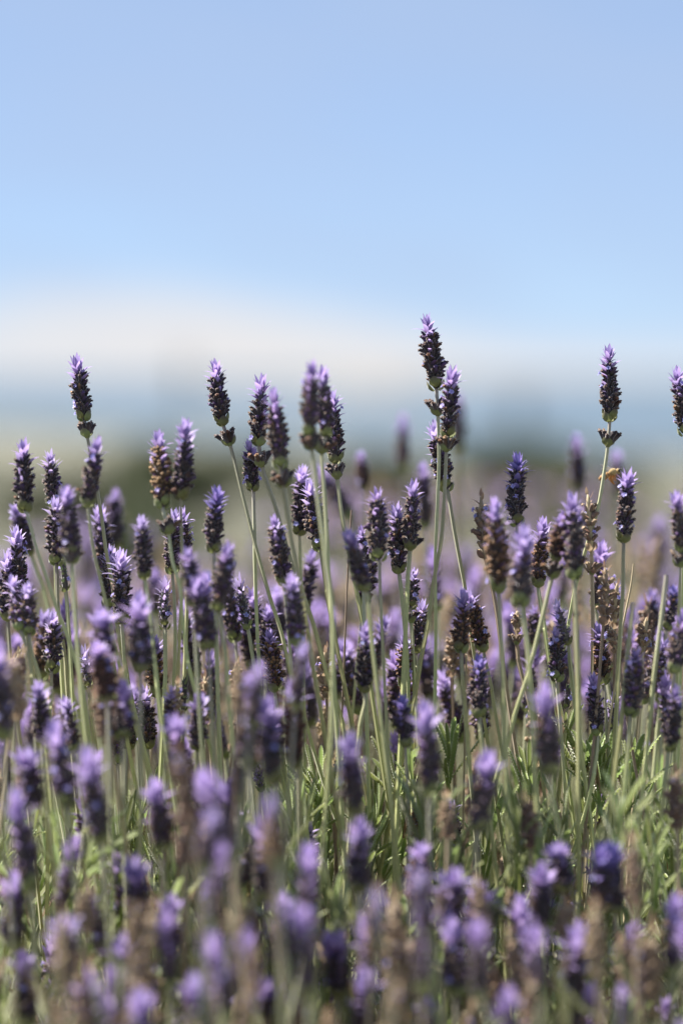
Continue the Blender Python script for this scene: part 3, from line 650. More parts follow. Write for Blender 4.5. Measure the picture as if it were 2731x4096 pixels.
 ('fresh', 1050,2790, 1095,3130, -46, 'large blurred violet spike, right of a blurred pair at centre left', [], dict(g=F_)),
 ('fresh', 1100,2810, 1105,3015, -15, 'soft small spike just right of the large blurred pair', [], dict(g=F_)),
 ('brown', 1165,2725, 1182,3065, -25, 'blurred brown spike with violet top right of the large blurred pair', [], dict(g=F_)),
 ('dry', 810,2665, 825,2895, 6, 'golden dry seed head among stems right of the green bud', [], dict(g=D_)),
 ('dry', 935,2620, 948,2800, 3, 'thin golden dry seed head below the slender grey spike', [], dict(g=D_, W=.7)),
 ('dry', 1283,2558, 1306,2795, 0, 'curled beige dry seed head on a black stalk at centre', [], dict(g=D_, W=.8)),
 ('fresh', 1478,2475, 1453,2765, -10, 'soft violet spike leaning right, low at centre beside the tangle of stems', [(1460,2810),(1440,2900),(1430,3020)], dict(g=D_)),
 # centre right
 ('fresh', 1491,1935, 1515,2240, -8, 'dark stout spike with bright violet crown left of the lilac-topped one at centre', [], dict(g=D_)),
 ('lilac', 1580,1995, 1595,2288, -3, 'thick lilac-topped spike with pale floret at centre on a pale stem', [(1600,2330),(1612,2430),(1625,2600),(1632,2800)], dict(fl=6, g=D_)),
 ('fresh', 1640,1900, 1640,2190, -4, 'spike rising behind and right of the thick lilac-topped one', [(1636,2240),(1630,2330),(1625,2450)], dict(w=(1640,2200), g=D_)),
 ('fresh', 1395,2095, 1458,2360, -15, 'soft violet spike leaning left, lower left of the dark stout one', [(1470,2400),(1490,2600)], dict(g=D_)),
 ('fresh', 1445,2090, 1452,2270, -2, 'small spike tucked behind the dark stout one', [], dict(g=D_)),
 ('fresh', 1605,1640, 1614,1880, 58, 'far blurred spike alone in front of the pale hill at centre', [], dict(g=B_)),
 ('fresh', 1688,1835, 1700,2110, 35, 'blurred purple spike left of the two crossing stems', [], dict(g=B_)),
 ('brown', 1443,1795, 1455,1960, 38, 'far blurred pinkish-brown spike right of the slim sharp one', [], dict(g=B_)),
 ('fresh', 1265,1840, 1405,2075, 45, 'large dark blurred spike leaning far left behind the soft twins', [], dict(g=B_)),
 ('fresh', 1820,1560, 1832,1800, 62, 'far dark blur of a spike right behind the spike below the tallest', [], dict(g=B_)),
 ('blue', 2043,1795, 2067,2100, -3, 'blue-violet crowned sharp spike left of the dry heads at right', [(2070,2200),(2090,2400),(2110,2600)], dict(fl=5, g=D_)),
 ('dry', 1922,1945, 1937,2225, 0, 'sharp brown dry spike with curled top, left of a soft violet-topped one', [(1950,2270),(1985,2450),(2010,2650),(2030,2800)], dict(g=D_)),
 ('brown', 1990,1965, 1992,2362, -15, 'tall soft brown spike with violet crown right of the curled dry one', [(2000,2500),(2010,2700),(2015,2900)], dict(g=D_)),
 ('fresh', 2090,2080, 2080,2420, -22, 'soft dark spike in front, under the blue-violet crowned one', [(2090,2480),(2110,2600),(2120,2800)], dict(g=F_)),
 ('brown', 2163,2052, 2150,2340, 0, 'sharp maroon spike with white-lilac star crown on a pale stem', [(2155,2380),(2175,2500),(2195,2650)], dict(fl=4, g=D_)),
 ('fresh', 2290,1950, 2295,2310, -14, 'tall soft violet spike with spreading crown left of the sharp dry spike', [(2297,2360),(2302,2500),(2310,2750),(2312,3000)], dict(g=D_)),
 ('brown', 2238,2045, 2222,2240, -12, 'soft spike tucked left of the tall violet one, whorl on a slanting stem', [(2198,2340),(2160,2500),(2110,2700),(2060,2850),(2020,3000)], dict(w=(2202,2325), g=D_)),
 ('dry', 2352,1940, 2363,2195, 0, 'sharp tan dry spike with ring of seed cups below on a green stem', [(2366,2292),(2370,2500),(2368,2700),(2362,2900)], dict(w=(2366,2288), g=D_)),
 ('fresh', 2503,1855, 2493,2165, -5, 'upright violet spike next to the bee, on a thick pale stem', [(2491,2230),(2490,2350),(2480,2500),(2470,2700),(2460,2900)], dict(fl=7, g=D_, rt=.00105)),
 ('fresh', 2318,1720, 2306,1960, 45, 'far blurred spike between the sea and the tan dry spike', [], dict(g=B_)),
 ('lilac', 2480,1785, 2472,1990, 52, 'far pale purple blur just behind the bee', [], dict(g=B_)),
 ('fresh', 2712,1945, 2722,2205, -11, 'soft violet spike on the right edge with dark whorl under it', [(2718,2290),(2716,2420),(2710,2600)], dict(w=(2719,2278), fl=4, g=D_)),
 ('dry', 2447,2235, 2412,2490, -5, 'brown faded spike leaning right with a few lilac florets near the thick pale stem', [], dict(g=D_, fl=3)),
 ('dry', 2458,2300, 2456,2505, 4, 'golden dry head pressed against the thick pale stem', [], dict(g=D_)),
 ('dry', 2430,2490, 2465,2600, -3, 'tangled tan dry head hanging low beside the thick pale stem', [], dict(g=D_)),
 ('dry', 2070,2430, 2065,2522, 0, 'short dry head with ring of cups below, among stems at right', [(2066,2580),(2072,2640),(2095,2740)], dict(w=(2066,2570), g=D_)),
 ('fresh', 2125,2415, 2130,2590, 12, 'soft dark spike behind the stems right of the short dry head', [], dict(g=D_)),
 ('slim', 2212,2385, 2272,2572, -4, 'grey-green drooping spike leaning left at right centre', [(2276,2620),(2290,2750)], dict(g=D_)),
 ('lilac', 2232,2490, 2226,2720, -4, 'upright lilac-flecked spike in front of the grey-green drooping one', [(2228,2770),(2240,2900),(2260,3200)], dict(fl=6, g=D_)),
 ('brown', 2383,2475, 2412,2730, 0, 'sparse purplish-red withering spike beside the green stem', [], dict(g=D_)),
 ('dry', 2583,2445, 2568,2610, 3, 'small orange-brown dry head right of the slanting twig', [], dict(g=D_)),
 ('fresh', 2563,2580, 2520,2862, -12, 'soft spike with feathery violet crown leaning right, at lower right', [(2515,2920),(2508,3020),(2490,3200)], dict(g=D_)),
 ('fresh', 2370,2675, 2388,2935, -5, 'squat vivid violet-capped spike with orange flecks at lower right', [(2386,2990),(2375,3080),(2350,3200)], dict(g=D_)),
 ('slim', 2452,2755, 2440,2912, 1, 'small grey unopened spike right of the squat vivid one', [(2430,2950),(2390,3060),(2350,3200)], dict(g=D_)),
 ('bud', 2272,2720, 2267,2828, 0, 'small green closed bud spike above toothed leaves at right', [(2262,2870),(2255,2960)], dict(g=D_)),
 ('fresh', 2707,2722, 2676,3000, -15, 'soft violet spike at the right edge above the leaves', [(2670,3060),(2655,3200)], dict(g=F_)),
 ('fresh', 2180,2730, 2196,3098, -36, 'large blurred violet and dark spike in front of the leaves at right', [(2205,3160),(2230,3300)], dict(g=F_)),
 ('fresh', 2727,2420, 2695,2690, -15, 'dark soft spike cut by the right edge at mid height', [], dict(g=F_)),
 ('fresh', 2605,2340, 2600,2560, 20, 'soft purple spike behind the cut pale stems at right', [], dict(g=B_)),
 ('blue', 2678,2335, 2662,2520, 10, 'soft bluish spike right of the taller cut stem', [], dict(g=B_)),
 ('brown', 1608,2530, 1617,2745, 0, 'small sparse reddish spike with violet tip behind a blurred stem at centre', [], dict(g=D_)),
 ('lilac', 1667,2262, 1640,2430, 0, 'short sharp spike with open pale crown and brown ring of cups beneath', [(1645,2500),(1652,2650),(1660,2800)], dict(w=(1644,2490), fl=3, g=D_)),
 ('lilac', 1690,2385, 1665,2605, 1, 'spike with many pale florets half behind the crossing stems', [(1663,2660),(1660,2800)], dict(fl=10, g=D_)),
 ('brown', 1838,2340, 1845,2605, -6, 'grey-brown soft spike, left of two side by side at centre right', [(1847,2680),(1857,2820)], dict(g=D_)),
 ('brown', 1868,2345, 1932,2602, -2, 'dark violet-flecked spike leaning left, right of two side by side', [(1940,2640),(1965,2750),(1985,2880)], dict(fl=4, g=D_)),
 ('dry', 1795,2480, 1806,2700, 8, 'golden dry seed head left of the grey-brown soft spike', [], dict(g=D_)),
 ('fresh', 1715,2805, 1716,3175, -36, 'large blurred violet spike with long dark body at centre right', [], dict(g=F_)),
 ('blue', 1605,2765, 1622,2985, -14, 'soft deep blue spike behind a blurred stem at centre', [], dict(g=F_)),
 ('blue', 1910,2608, 1916,2868, -10, 'soft bluish spike standing above the toothed leafy shoot', [(1920,2920),(1932,3040)], dict(fl=4, g=D_)),
 ('fresh', 1935,3000, 1908,3320, -41, 'blurred violet spike leaning right, right of the toothed leafy shoot', [], dict(g=F_)),
 ('fresh', 1400,2925, 1416,3250, -46, 'large blurred bright violet spike, upper of two stacked at centre', [], dict(g=F_)),
 ('fresh', 1422,3270, 1440,3570, -46, 'large blurred pale violet spike, lower of two stacked at centre', [], dict(g=F_)),
 ('dry', 1795,3140, 1790,3350, -30, 'orange-brown blurred dry head below the toothed leafy shoot', [], dict(g=F_)),
 # foreground lower right
 ('blue', 2415,3372, 2398,3640, -40, 'blurred blue-violet spike, left of the touching pair at lower right', [], dict(g=F_)),
 ('blue', 2445,3365, 2462,3655, -40, 'blurred blue-violet spike, right of the touching pair at lower right', [], dict(g=F_)),
 ('fresh', 2222,3378, 2246,3570, -38, 'blurred violet spike left of the blue-violet touching pair', [], dict(g=F_)),
 ('fresh', 2163,3450, 2163,3710, -40, 'narrow blurred pale violet spike farther left of the touching pair', [], dict(g=F_)),
 ('fresh', 2080,3585, 2076,3900, -38, 'slender upright blurred violet spike in the lower right, bare on both sides', [], dict(g=F_)),
 ('fresh', 1905,3535, 1890,3770, -40, 'blurred violet spike leaning right at lower centre right, right of two', [], dict(g=F_)),
 ('fresh', 1808,3480, 1790,3680, -45, 'blurred violet spike with white flecks at lower centre right, left of two', [], dict(g=F_)),
 ('fresh', 1810,3670, 1822,3970, -50, 'blurred bright violet spike with dark foot under the white-flecked one', [], dict(g=F_)),
 ('fresh', 2310,3695, 2280,4040, -50, 'large blurred pale violet spike leaning right in the lower right', [], dict(g=F_)),
 ('fresh', 2350,3925, 2356,4220, -45, 'blurred violet spike at the bottom edge under the large pale one', [], dict(g=F_)),
 ('fresh', 1465,3870, 1445,4190, -60, 'very blurred pale violet spike at the bottom edge right of centre', [], dict(g=F_)),
 ('fresh', 1705,3985, 1700,4260, -55, 'very blurred violet tip just showing at the bottom edge', [], dict(g=F_)),
 ('dry', 2690,3040, 2706,3310, -25, 'blurred tan dry head at the right edge above the orange one', [], dict(g=F_)),
 ('dry', 2700,3525, 2690,3800, -40, 'blurred orange-tan dry head low on the right edge', [], dict(g=F_)),
 ('dry', 2610,3640, 2620,4060, -52, 'large blurred tan dry head in the lower right corner', [], dict(g=F_)),
 ('dry', 2110,3150, 2122,3390, -25, 'blurred tan dry head under the large violet and dark spike', [], dict(g=F_)),
 ('brown', 1665,3365, 1674,3640, -40, 'blurred dark maroon head between violet ones at lower centre', [], dict(g=F_)),
 ('dry', 1620,3700, 1640,4010, -60, 'large brown blurred dry head right of the pale spike at bottom centre', [], dict(g=F_)),
 ('dry', 1880,3985, 1882,4260, -58, 'golden-brown blurred dry head at the bottom edge', [], dict(g=F_)),
 ('dry', 1572,3830, 1592,4100, -60, 'brown blurred dry head near the bottom edge left of the maroon one', [], dict(g=F_)),
 ('dry', 1965,3835, 1987,4010, -45, 'small tan blurred dry head low between two violet spikes', [], dict(g=F_)),
 ('dry', 2256,3570, 2250,3770, -42, 'brown blurred dry head left of the blue-violet touching pair', [], dict(g=F_)),
 ('bud', 2005,3585, 1930,3710, -24, 'grey-green bud spike leaning right, pointing up, in the lower right', [], dict(g=F_)),
 ('dry', 2490,3720, 2500,3960, -48, 'faded blurred tan head behind the lower right violet spike', [], dict(g=F_)),
 ('dry', 1240,3450, 1236,3640, -42, 'soft beige dry head low right of the pale violet spike at centre', [], dict(g=F_)),
 ('dry', 330,3500, 345,3720, -52, 'faint brown blurred dry head at the lower left', [], dict(g=F_)),
 ('fresh', 335,3880, 350,4230, -85, 'faint purple haze of a very near spike at the bottom left', [], dict(g=F_)),
 ('fresh', 560,3960, 575,4300, -88, 'faint purple haze of a very near spike left of the beige head at the bottom', [], dict(g=F_)),
 ('fresh', 790,3900, 800,4240, -85, 'faint purple blur of a very near spike right of the beige head at the bottom', [], dict(g=F_)),
 ('dry', 200,4010, 210,4330, -80, 'brown blur of a very near dry head in the bottom left corner', [], dict(g=F_)),
 ('dry', 2380,3560, 2390,3900, -75, 'wide tan blur of a near dry head behind which the large pale violet spike stands', [], dict(g=F_)),
 ('dry', 2530,3300, 2540,3620, -70, 'wide faint tan blur of a near dry head high at the lower right', [], dict(g=F_)),
 ('dry', 2130,3880, 2140,4180, -72, 'wide tan blur of a near dry head at the bottom right of centre', [], dict(g=F_)),
 ('dry', 1330,4010, 1340,4300, -75, 'wide brown blur of a near dry head at bottom centre', [], dict(g=F_)),
 ('dry', 905,3700, 915,3990, -62, 'brownish blur of a dry head left of the large leaning lilac spike at the bottom', [], dict(g=F_)),
 ('dry', 1010,3580, 1015,3780, -50, 'faint tan blurred dry head left of the pale violet spike at lower centre', [], dict(g=F_)),
]
GROUPS = {S: 'tall lavender stalks against the sky', B_: 'blurred lavender stalks behind', F_: 'blurred lavender stalks in front', D_: 'lavender stalks at the sharp distance'}
for i, (kind, tx, ty, bx, by, blur, label, pts, ex) in enumerate(ROWS):
    q = random.Random(1000 + i); d = depth(blur if blur > -20 else -20 + (blur + 20) * .66); dt = q.uniform(-.006, .006) if abs(blur) < 7 else q.uniform(-.012, .012)
    pp = [P(x, y, d - (k + 1) * dt * .15) for k, (x, y) in enumerate(pts)]
    wp = P(*ex['w'], d) if 'w' in ex else None
    if blur < -24 and kind != 'dry': tx, ty = tx + (tx - bx) * .08, ty + (ty - by) * .08      # a soft tip reads shorter than it is
    stalk(kind, P(tx, ty, d + dt), P(bx, by, d), pp, label, GROUPS[ex['g']], abs(blur) <= 6, W=ex.get('W', (1.04 if kind != 'dry' else .85) if blur < -20 else None), florets=ex.get('fl', 3), whorl=wp, big=(ex['g'] == F_ and blur < -20), seed=2000 + i, rt=ex.get('rt', .0009) * q.uniform(.9, 1.08))
# stalks that have lost their heads
for (x, y, pts, b, lab) in ((2663, 2300, [(2640, 2500), (2612, 2720), (2590, 2950)], -12, 'taller bare stalk with its head cut off, right of the slanting twig'),
                            (2530, 2410, [(2518, 2520), (2500, 2700), (2475, 2950)], -12, 'shorter bare stalk with its head cut off, left of the taller cut one')):
    d = depth(b); stalk('fresh', P(x, y, d), P(x, y, d), [P(a, c, d) for a, c in pts], lab, 'cut bare stalks', False, cut=True, name='cut_stalk', cat='cut stalk', seed=int(x), rt=.00105)
for (x, y, pts, lab) in ((2532, 2255, [(2520, 2350), (2490, 2500), (2475, 2620)], 'thin brown dry twig slanting beside the thick pale stem at right'),
                         (1405, 2040, [(1390, 2300), (1378, 2600), (1370, 2800)], 'thin dry straw-coloured twig standing left of the dark stout spike'),
                         (1868, 2460, [(1864, 2600), (1862, 2750)], 'dark thin dry twig between the two side by side spikes'),
                         (870, 2560, [(875, 2750), (885, 2950)], 'dark thin dry twig under the soft bright violet spike')):
    stalk('dry', P(x, y, FOCUS), P(x, y, FOCUS), [P(a, c, FOCUS) for a, c in pts], lab, 'dry twigs', True, cut=True, name='dry_twig', cat='dry twig', seed=int(x), rt=.0004, rb=.0007)

# ------------------------------------------------------------------ more stalks behind, between and in front, not one by one in the photograph
LAND = {'the tallest sharp spike': (1730, 1400), 'the sharp spike leaning left with green cups': (866, 1560), 'the soft tall twins': (1270, 1600), 'the tall spike at far left': (320, 1540),
        'the tall upright spike at right': (2437, 1520), 'the bee': (2440, 1890), 'the tan dry spike': (2357, 2070), 'the thick lilac-topped spike at centre': (1587, 2140), 'the blue-topped spike': (850, 2060),
        'the brown and purple pair': (700, 1860), 'the touching star-crowned pair': (480, 2330), 'the left-edge spike': (95, 1900), 'the green bud at left': (733, 2760), 'the maroon white-crowned spike': (2157, 2200),
        'the sharp curled dry spike': (1930, 2085), 'the slender grey spike': (965, 2400), 'the reddish sharp spike': (1096, 2630), 'the toothed leafy shoot': (1800, 2980), 'the squat vivid spike': (2380, 2800),
        'the soft right-edge spike': (2715, 2080), 'the near white crowned spike': (218, 2560), 'the curled beige seed head': (1295, 2680), 'the side by side pair': (1870, 2470), 'the taller cut stalk': (2655, 2400)}
USED = set()
def where(p, head):
    x, y, d = pix(p); cand = []
    for nm, (lx, ly) in LAND.items():
        dx, dy = x - lx, y - ly; r = math.hypot(dx, dy)
        far = 'close ' if r < 230 else '' if r < 480 else 'well '
        if abs(dx) > 2 * abs(dy): di = 'to the left of' if dx < 0 else 'to the right of'
        elif abs(dy) > 2 * abs(dx): di = 'above' if dy < 0 else 'below'
        else: di = ('above and ' if dy < 0 else 'below and ') + ('left of' if dx < 0 else 'right of')
        cand.append((r, f'{head} {far}{di} {nm}'))
    for r, s in sorted(cand):
        if s not in USED and len(s.split()) <= 16: USED.add(s); return s
    return sorted(cand)[0][1]
q = random.Random(77); n_back = 0; tries = 0
while n_back < 128 and tries < 6000:
    tries += 1
    d = 1.43 + 1.5 * q.random() ** 2.0; px = q.uniform(-60, 2790)
    lim = 2.5 + 1.7 * max(0, min(1, (px - 900) / 700))
    if d > lim: continue
    p = P(px, 2048, d); z = .663 + q.gauss(0, .024)
    tip = Vector((p.x, p.y, z)); x, y, _ = pix(tip)
    if y < 1990 or y > 2900 or (y < 2150 and px < 1300): continue
    if any((Vector((o[1].x, o[1].y)) - Vector((tip.x, tip.y))).length < .012 for o in PLACED): continue
    kind = q.choices(('fresh', 'lilac', 'brown', 'dry', 'slim', 'blue'), (48, 16, 12, 12, 6, 6))[0]
    L = q.uniform(.033, .043); base = tip + Vector((q.gauss(0, .16), q.gauss(0, .16), -1)).normalized() * L
    blur = 34.5e-3 * (d - FOCUS) / d / 1.22e-4
    head = ('very soft ' if blur > 60 else 'soft ') + {'fresh': 'purple spike', 'lilac': 'lilac spike', 'brown': 'brownish spike', 'dry': 'tan dry head', 'slim': 'greyish spike', 'blue': 'bluish spike'}[kind] + ' behind,'
    stalk(kind, tip, base, [], where((tip + base) / 2, head), GROUPS[B_], False, root_z=.42, seed=5000 + n_back, single_tuft=True); n_back += 1
q = random.Random(91); n = 0
while n < 78:                                            # spent stalks with small seed heads, among and in front of the fresh ones
    d = q.choice((q.uniform(1.08, 1.32), q.uniform(1.28, 1.6))); px = q.uniform(-30, 2760); py = 2500 + 1450 * q.random()
    tip = P(px, py, d)
    if not (.52 < tip.z < .69) or (d < 1.38 and px > 1250 and py < 3380): continue
    kind = 'dry' if q.random() < .55 else q.choice(('slim', 'brown', 'lilac'))
    L = q.uniform(.022, .038); base = tip + Vector((q.gauss(0, .2), q.gauss(0, .15), -1)).normalized() * L
    blur = abs(34.5e-3 * (d - FOCUS) / d / 1.22e-4)
    head = ('sharp ' if blur < 8 else 'soft ' if blur < 30 else 'blurred ') + {'dry': 'tan seed head', 'slim': 'grey young spike', 'brown': 'brown faded spike', 'lilac': 'short lilac spike'}[kind] + (' in front,' if d < 1.3 else ' behind,' if d > 1.5 else ',')
    stalk(kind, tip, base, [], where((tip + base) / 2, head), GROUPS[F_ if d < 1.3 else D_], False, root_z=.42, seed=7000 + n, single_tuft=True, rt=.0008, rb=.0011, W=q.uniform(.55, .8)); n += 1
# the rest of the field, seen only as a purple haze of heads
pcs = []; q = random.Random(78); n = 0
def field_stalk(tip, vio, s=1.0):
    dv = Vector((q.gauss(0, .15), q.gauss(0, .15), -1)).normalized(); base = tip + dv * .040 * s
    X = axis_matrix(base, tip, q.uniform(0, 6)) @ Matrix.Scale(s, 4)
    if tip.y < 1.84:
        for _, key, mat, Y in spike_pieces(q, 'fresh' if vio else 'dry', .04, .8, 1, vio)[0]:
            if key[0] != 'calyx' or q.random() < .75: pcs.append((('plain', key[1]) if key[0] in ('calyx', 'fat') else key, mat, X @ Y))
    c = tube_rings([((0, 0, 0), .001, 0), ((0, 0, .03), .001, .8)], 4) if tip.y < 1.84 else tube_rings([((0, 0, 0), .003, 0), ((0, 0, .008), .0052, .3), ((0, 0, .022), .0048, .6), ((0, 0, .030), .0035, .8)], 6)
    pcs.append((c, 'calyx' if vio else 'calyx_dry', X))
    for k in range(0 if tip.y < 1.84 else 5 if vio else 3): pcs.append((('tuft', q.randrange(3)), 'violet' if vio else 'bract_dry', X @ place(.026 + .0008 * k, k * 2.4, .001, R(36 - 7 * k), .013, .016)))
    dz = base.z - .42; p1 = base + Vector((q.gauss(0, .012), q.gauss(0, .012), -dz * .5)); p2 = base + Vector((q.gauss(0, .03), q.gauss(0, .03), -dz))
    V, F = [], []
    for j, (p, r) in enumerate(((base, .0008), (p1, .00095), (p2, .0011))):
        for k in range(4): V.append((p.x + r * math.cos(k * 1.571), p.y + r * math.sin(k * 1.571), p.z))
    for j in range(2):
        for k in range(4): F.append((j * 4 + k, j * 4 + (k + 1) % 4, j * 4 + 4 + (k + 1) % 4, j * 4 + 4 + k))
    pcs.append((Shape(V, F, [.85] * 4 + [.5] * 4 + [.15] * 4), 'stem' if q.random() < .75 else 'stem_dry', Matrix.Identity(4)))
while n < 440:
    d = 1.62 + 3.4 * q.random() ** 1.7; px = q.uniform(-200, 2930); lim = 2.7 + 2.8 * max(0, min(1, (px - 1000) / 600))
    if d > lim: continue
    p = P(px, 2048, d); tip = Vector((p.x, p.y, .640 + .006 * (d - 2) + q.gauss(0, .022)))
    if pix(tip)[1] < (2020 if px < 1300 else 1900): continue
    field_stalk(tip, q.random() < .46); n += 1
n = 0
while n < 95:
    d = q.uniform(1.44, 1.82); px = q.uniform(-60, 2790); py = q.uniform(2080 if px > 1300 else 2250, 2950); tip = P(px, py, d)
    if not (.585 < tip.z < .72): continue
    field_stalk(tip, q.random() < .8, q.uniform(.7, 1.0)); n += 1
n = 0
while n < 55:
    d = q.uniform(1.10, 1.36); px = q.uniform(-60, 2790); py = q.uniform(3050, 4150); tip = P(px, py, d)
    if not (.47 < tip.z < .66) or (px > 1300 and py < 3450): continue
    field_stalk(tip, q.random() < .68, q.uniform(.8, 1.05)); n += 1
tag(obj('lavender_field', join('lavender_field', pcs)), kind='stuff')

# ------------------------------------------------------------------ leafy shoots
GL = 'toothed leafy shoots between the stalks'
def hand_shoot(tx, ty, bx, by, b, label, seed, nodes=6, ll=.030, spread=1.0):
    d = depth(b); USED.add(label); shoot(P(tx, ty, d), P(bx, by, d + .004), label, GL, True, nodes, seed, ll, 'leaf', spread)
hand_shoot(1812, 2845, 1795, 3170, 0, 'bright backlit toothed leafy shoot standing clear between stems at centre right', 1, 5, .031, .8)
hand_shoot(1570, 2900, 1590, 3250, 2, 'leafy shoot with a long leaf reaching left, left of the clear standing one', 2, 6, .030)
hand_shoot(2330, 2880, 2345, 3240, 0, 'dense sharp leafy shoot under the small green closed bud', 3, 7, .032, .7)
hand_shoot(2410, 2930, 2400, 3260, -2, 'dense sharp leafy shoot below the squat vivid spike', 4, 7, .030, .7)
hand_shoot(2540, 2940, 2510, 3260, 1, 'leafy shoot with pale upright leaves under the feathery violet spike', 5, 6, .032, .6)
hand_shoot(2110, 2940, 2120, 3250, -1, 'leafy shoot with a bent tip left of the large blurred violet and dark spike', 6, 6, .028, .8)
hand_shoot(1255, 2940, 1280, 3280, 2, 'leafy shoot fanning to the left, low at centre', 7, 7, .032)
hand_shoot(1335, 3020, 1320, 3330, 0, 'leafy shoot with narrow upright leaves at low centre', 8, 6, .028, .7)
hand_shoot(610, 3055, 620, 3330, 1, 'small pale toothed shoot standing under the slender lilac spike', 9, 4, .022, .5)
hand_shoot(545, 3180, 540, 3480, 1, 'narrow toothed shoot at lower left between blurred violet spikes', 10, 5, .026, .6)
hand_shoot(2265, 2840, 2258, 2990, 0, 'single curved leaf sprig directly under the small green closed bud', 12, 3, .022, .6)
q = random.Random(31); n = 0; tries = 0
while n < 275 and tries < 6000:
    tries += 1
    d = q.choice((q.uniform(1.27, 1.40), q.uniform(1.33, 1.50), q.uniform(1.40, 1.75))); px = q.uniform(-40, 2770)
    lo = 3130 if px < 1150 else 2960
    py = lo + (4000 - lo) * q.random() ** 1.25
    tip = P(px, py, d)
    if not (.50 < tip.z < .655): continue
    base = tip + Vector((q.gauss(0, .012), q.gauss(0, .012), -q.uniform(.05, .085)))
    blur = abs(34.5e-3 * (d - FOCUS) / d / 1.22e-4)
    head = ('sharp ' if blur < 14 else 'soft ') + q.choice(('toothed leafy shoot', 'grey-green leafy shoot', 'narrow-leaved green shoot'))
    shoot(tip, base, where(tip, head + (' in front,' if d < 1.3 else ' behind,' if d > 1.5 else ',')).replace(' ,', ','), GL, blur < 26, q.randint(4, 7), 400 + n, q.uniform(.021, .029), 'leaf' if q.random() < .8 else 'leaf_old', q.uniform(.45, 1.05)); n += 1

# ------------------------------------------------------------------ the honey bee
def ellipsoid(cx, cz, rx, rz, ry, seg=12, rings=9, tilt=0.0, t0=0, t1=1, taper=0.0):
    V, F, T = [], [], []
    for i in range(rings + 1):
        th = math.pi * i / rings; x = -math.cos(th); r = math.sin(th) * (1 - taper * (-x if x < 0 else 0) * .5)
        for k in range(seg):
            a = 2 * math.pi * k / seg; px_, pz_ = x * rx, r * rz * math.sin(a)
            V.append((cx + px_ * math.cos(tilt) - pz_ * math.sin(tilt), r * ry * math.cos(a), cz + px_ * math.sin(tilt) + pz_ * math.cos(tilt))); T.append(t0 + (t1 - t0) * i / rings)
    for i in range(rings):
        for k in range(seg): F.append((i * seg + k, i * seg + (k + 1) % seg, (i + 1) * seg + (k + 1) % seg, (i + 1) * seg + k))
    return Shape(V, F, T)
stripe = [(0, (.05, .03, .02))]
for k in range(5): stripe += [(.16 + k * .15, (.55, .30, .11)), (.25 + k * .15, (.12, .065, .03))]
M['bee_stripe'] = plant_mat('banded_abdomen', stripe, .45, .4, (1, .85, .6), 0, 0, 0, noise=.15)
M['bee_fuzz'] = plant_mat('golden_fuzz', [(0, (.38, .27, .12)), (1, (.45, .32, .15))], .8, .9, (1, .85, .6), 0, 0, 0, noise=.3)
M['bee_dark'] = plant_mat('dark_shell', [(0, (.02, .015, .012)), (1, (.05, .03, .02))], .35, .1, (1, 1, 1), 0, 0, 0)
M['bee_leg'] = plant_mat('amber_leg', [(0, (.55, .22, .05)), (1, (.60, .28, .08))], .5, .2, (1, .9, .7), .2, 0, 0)
wm = bpy.data.materials.new('clear_wing'); wm.use_nodes = True; wb = wm.node_tree.nodes['Principled BSDF']
wb.inputs['Base Color'].default_value = (.75, .68, .55, 1); wb.inputs['Alpha'].default_value = .45; wb.inputs['Roughness'].default_value = .25; M['wing'] = wm
bee_at = P(2440, 1893, depth(6))
bee = thing('honey_bee', bee_at, 'small amber honey bee hovering left of the upright violet spike', 'bee')
bee.rotation_euler = (0, R(-14), R(8)); bee.scale = (1.08,) * 3
def bp(nm, shapes, par=None, stuff=False):
    return obj(nm, join(nm, [(s, m, Matrix.Identity(4)) for s, m in shapes]), par or bee)
mm = .001
bp('abdomen', [(ellipsoid(-3.1 * mm, -.7 * mm, 3.1 * mm, 1.65 * mm, 1.75 * mm, 14, 14, R(14), taper=.5), 'bee_stripe')])
th_ = bp('thorax', [(ellipsoid(1.2 * mm, .35 * mm, 1.95 * mm, 1.75 * mm, 1.75 * mm, 12, 9), 'bee_fuzz')])
hd = bp('head', [(ellipsoid(3.75 * mm, .05 * mm, 1.0 * mm, 1.35 * mm, 1.4 * mm, 12, 8), 'bee_fuzz')])
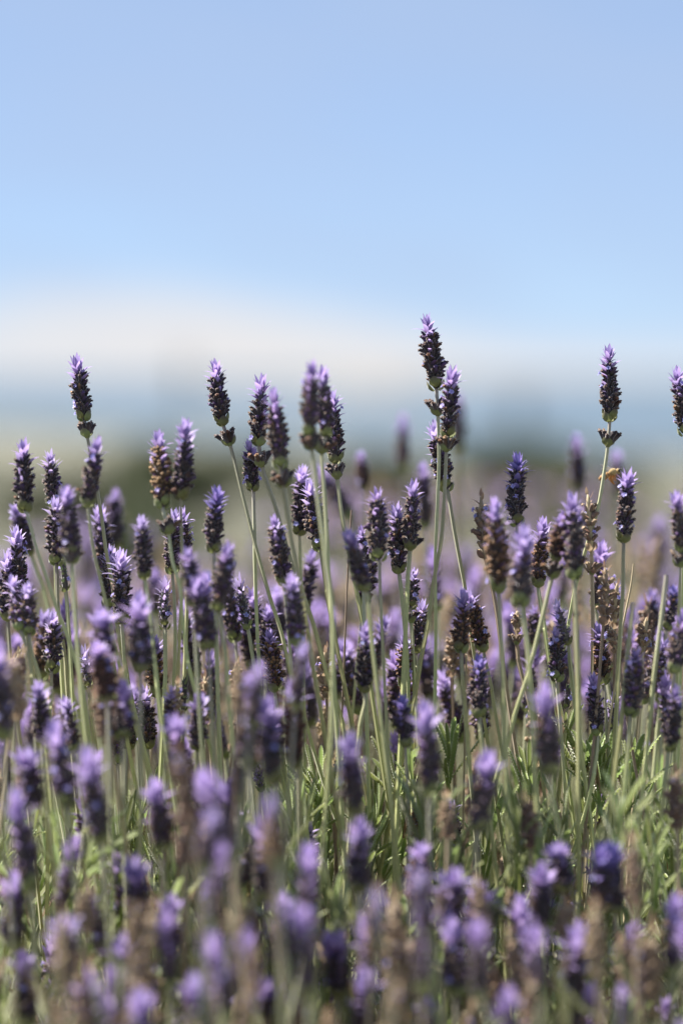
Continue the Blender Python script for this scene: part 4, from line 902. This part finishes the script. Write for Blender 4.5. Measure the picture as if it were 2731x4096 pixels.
for s in (-1, 1):
    e = ellipsoid(0, 0, .62 * mm, .95 * mm, .5 * mm, 10, 7); e.V += np.array((3.95 * mm, s * 1.0 * mm, .2 * mm)); bp('eye', [(e, 'bee_dark')], hd)
    def limb(nm, pts, r, par, mat):
        Vs, Fs = [], []
        for i, p in enumerate(pts):
            rr = r * (1 - .45 * i / (len(pts) - 1)) * (1.5 if i == 1 else 1)
            for k in range(6): Vs.append((p[0] * mm + rr * math.cos(k * 1.047), p[1] * mm + rr * math.sin(k * 1.047) * .7, p[2] * mm))
        for i in range(len(pts) - 1):
            for k in range(6): Fs.append((i * 6 + k, i * 6 + (k + 1) % 6, i * 6 + 6 + (k + 1) % 6, i * 6 + 6 + k))
        Fs += [tuple(range(5, -1, -1)), tuple((len(pts) - 1) * 6 + k for k in range(6))]
        return bp(nm, [(Shape(Vs, Fs, [.5] * len(Vs)), mat)], par)
    limb('antenna', [(4.5, s * .3, .5), (5.1, s * .7, .9), (5.9, s * 1.0, .2)], .10 * mm, hd, 'bee_dark')
    limb('leg', [(.2, s * .8, -.9), (-.6, s * 1.5, -2.4), (-.2, s * 1.5, -4.3), (.5, s * 1.3, -5.4)], .50 * mm, None, 'bee_leg')
    limb('leg', [(1.2, s * .9, -1.0), (1.3, s * 1.7, -2.2), (1.0, s * 1.7, -3.4), (1.3, s * 1.6, -4.0)], .32 * mm, None, 'bee_leg')
    limb('leg', [(2.2, s * .8, -.9), (2.8, s * 1.4, -1.7), (3.4, s * 1.3, -2.3), (3.8, s * 1.2, -2.9)], .26 * mm, None, 'bee_leg')
    for (L_, W_, x0, ang) in ((6.6, 2.2, 1.4, 28), (4.8, 1.7, .5, 14)):
        Vs, Fs, n_ = [], [], 9
        for i in range(n_ + 1):
            u = i / n_; wv = W_ * (math.sin(math.pi * min(1, u * .97 + .03)) ** .7) * (.4 + .6 * u) * .55
            for v in (-1, 0, 1):
                d_ = L_ * u; Vs.append(((x0 - d_ * math.cos(R(ang)) * .75 - v * wv * .3) * mm, s * (.9 + d_ * .55) * mm, (1.6 + d_ * math.sin(R(ang)) * 1.0 + v * wv * .85 + .12 * (1 - v * v)) * mm))
        for i in range(n_):
            for j in range(2): Fs.append((i * 3 + j, i * 3 + j + 1, i * 3 + j + 4, i * 3 + j + 3))
        bp('wing', [(Shape(Vs, Fs, [.5] * len(Vs)), 'wing')])
print('objects', len(scene.objects), 'back', n_back, 'shoots', N_SHOOT[0])
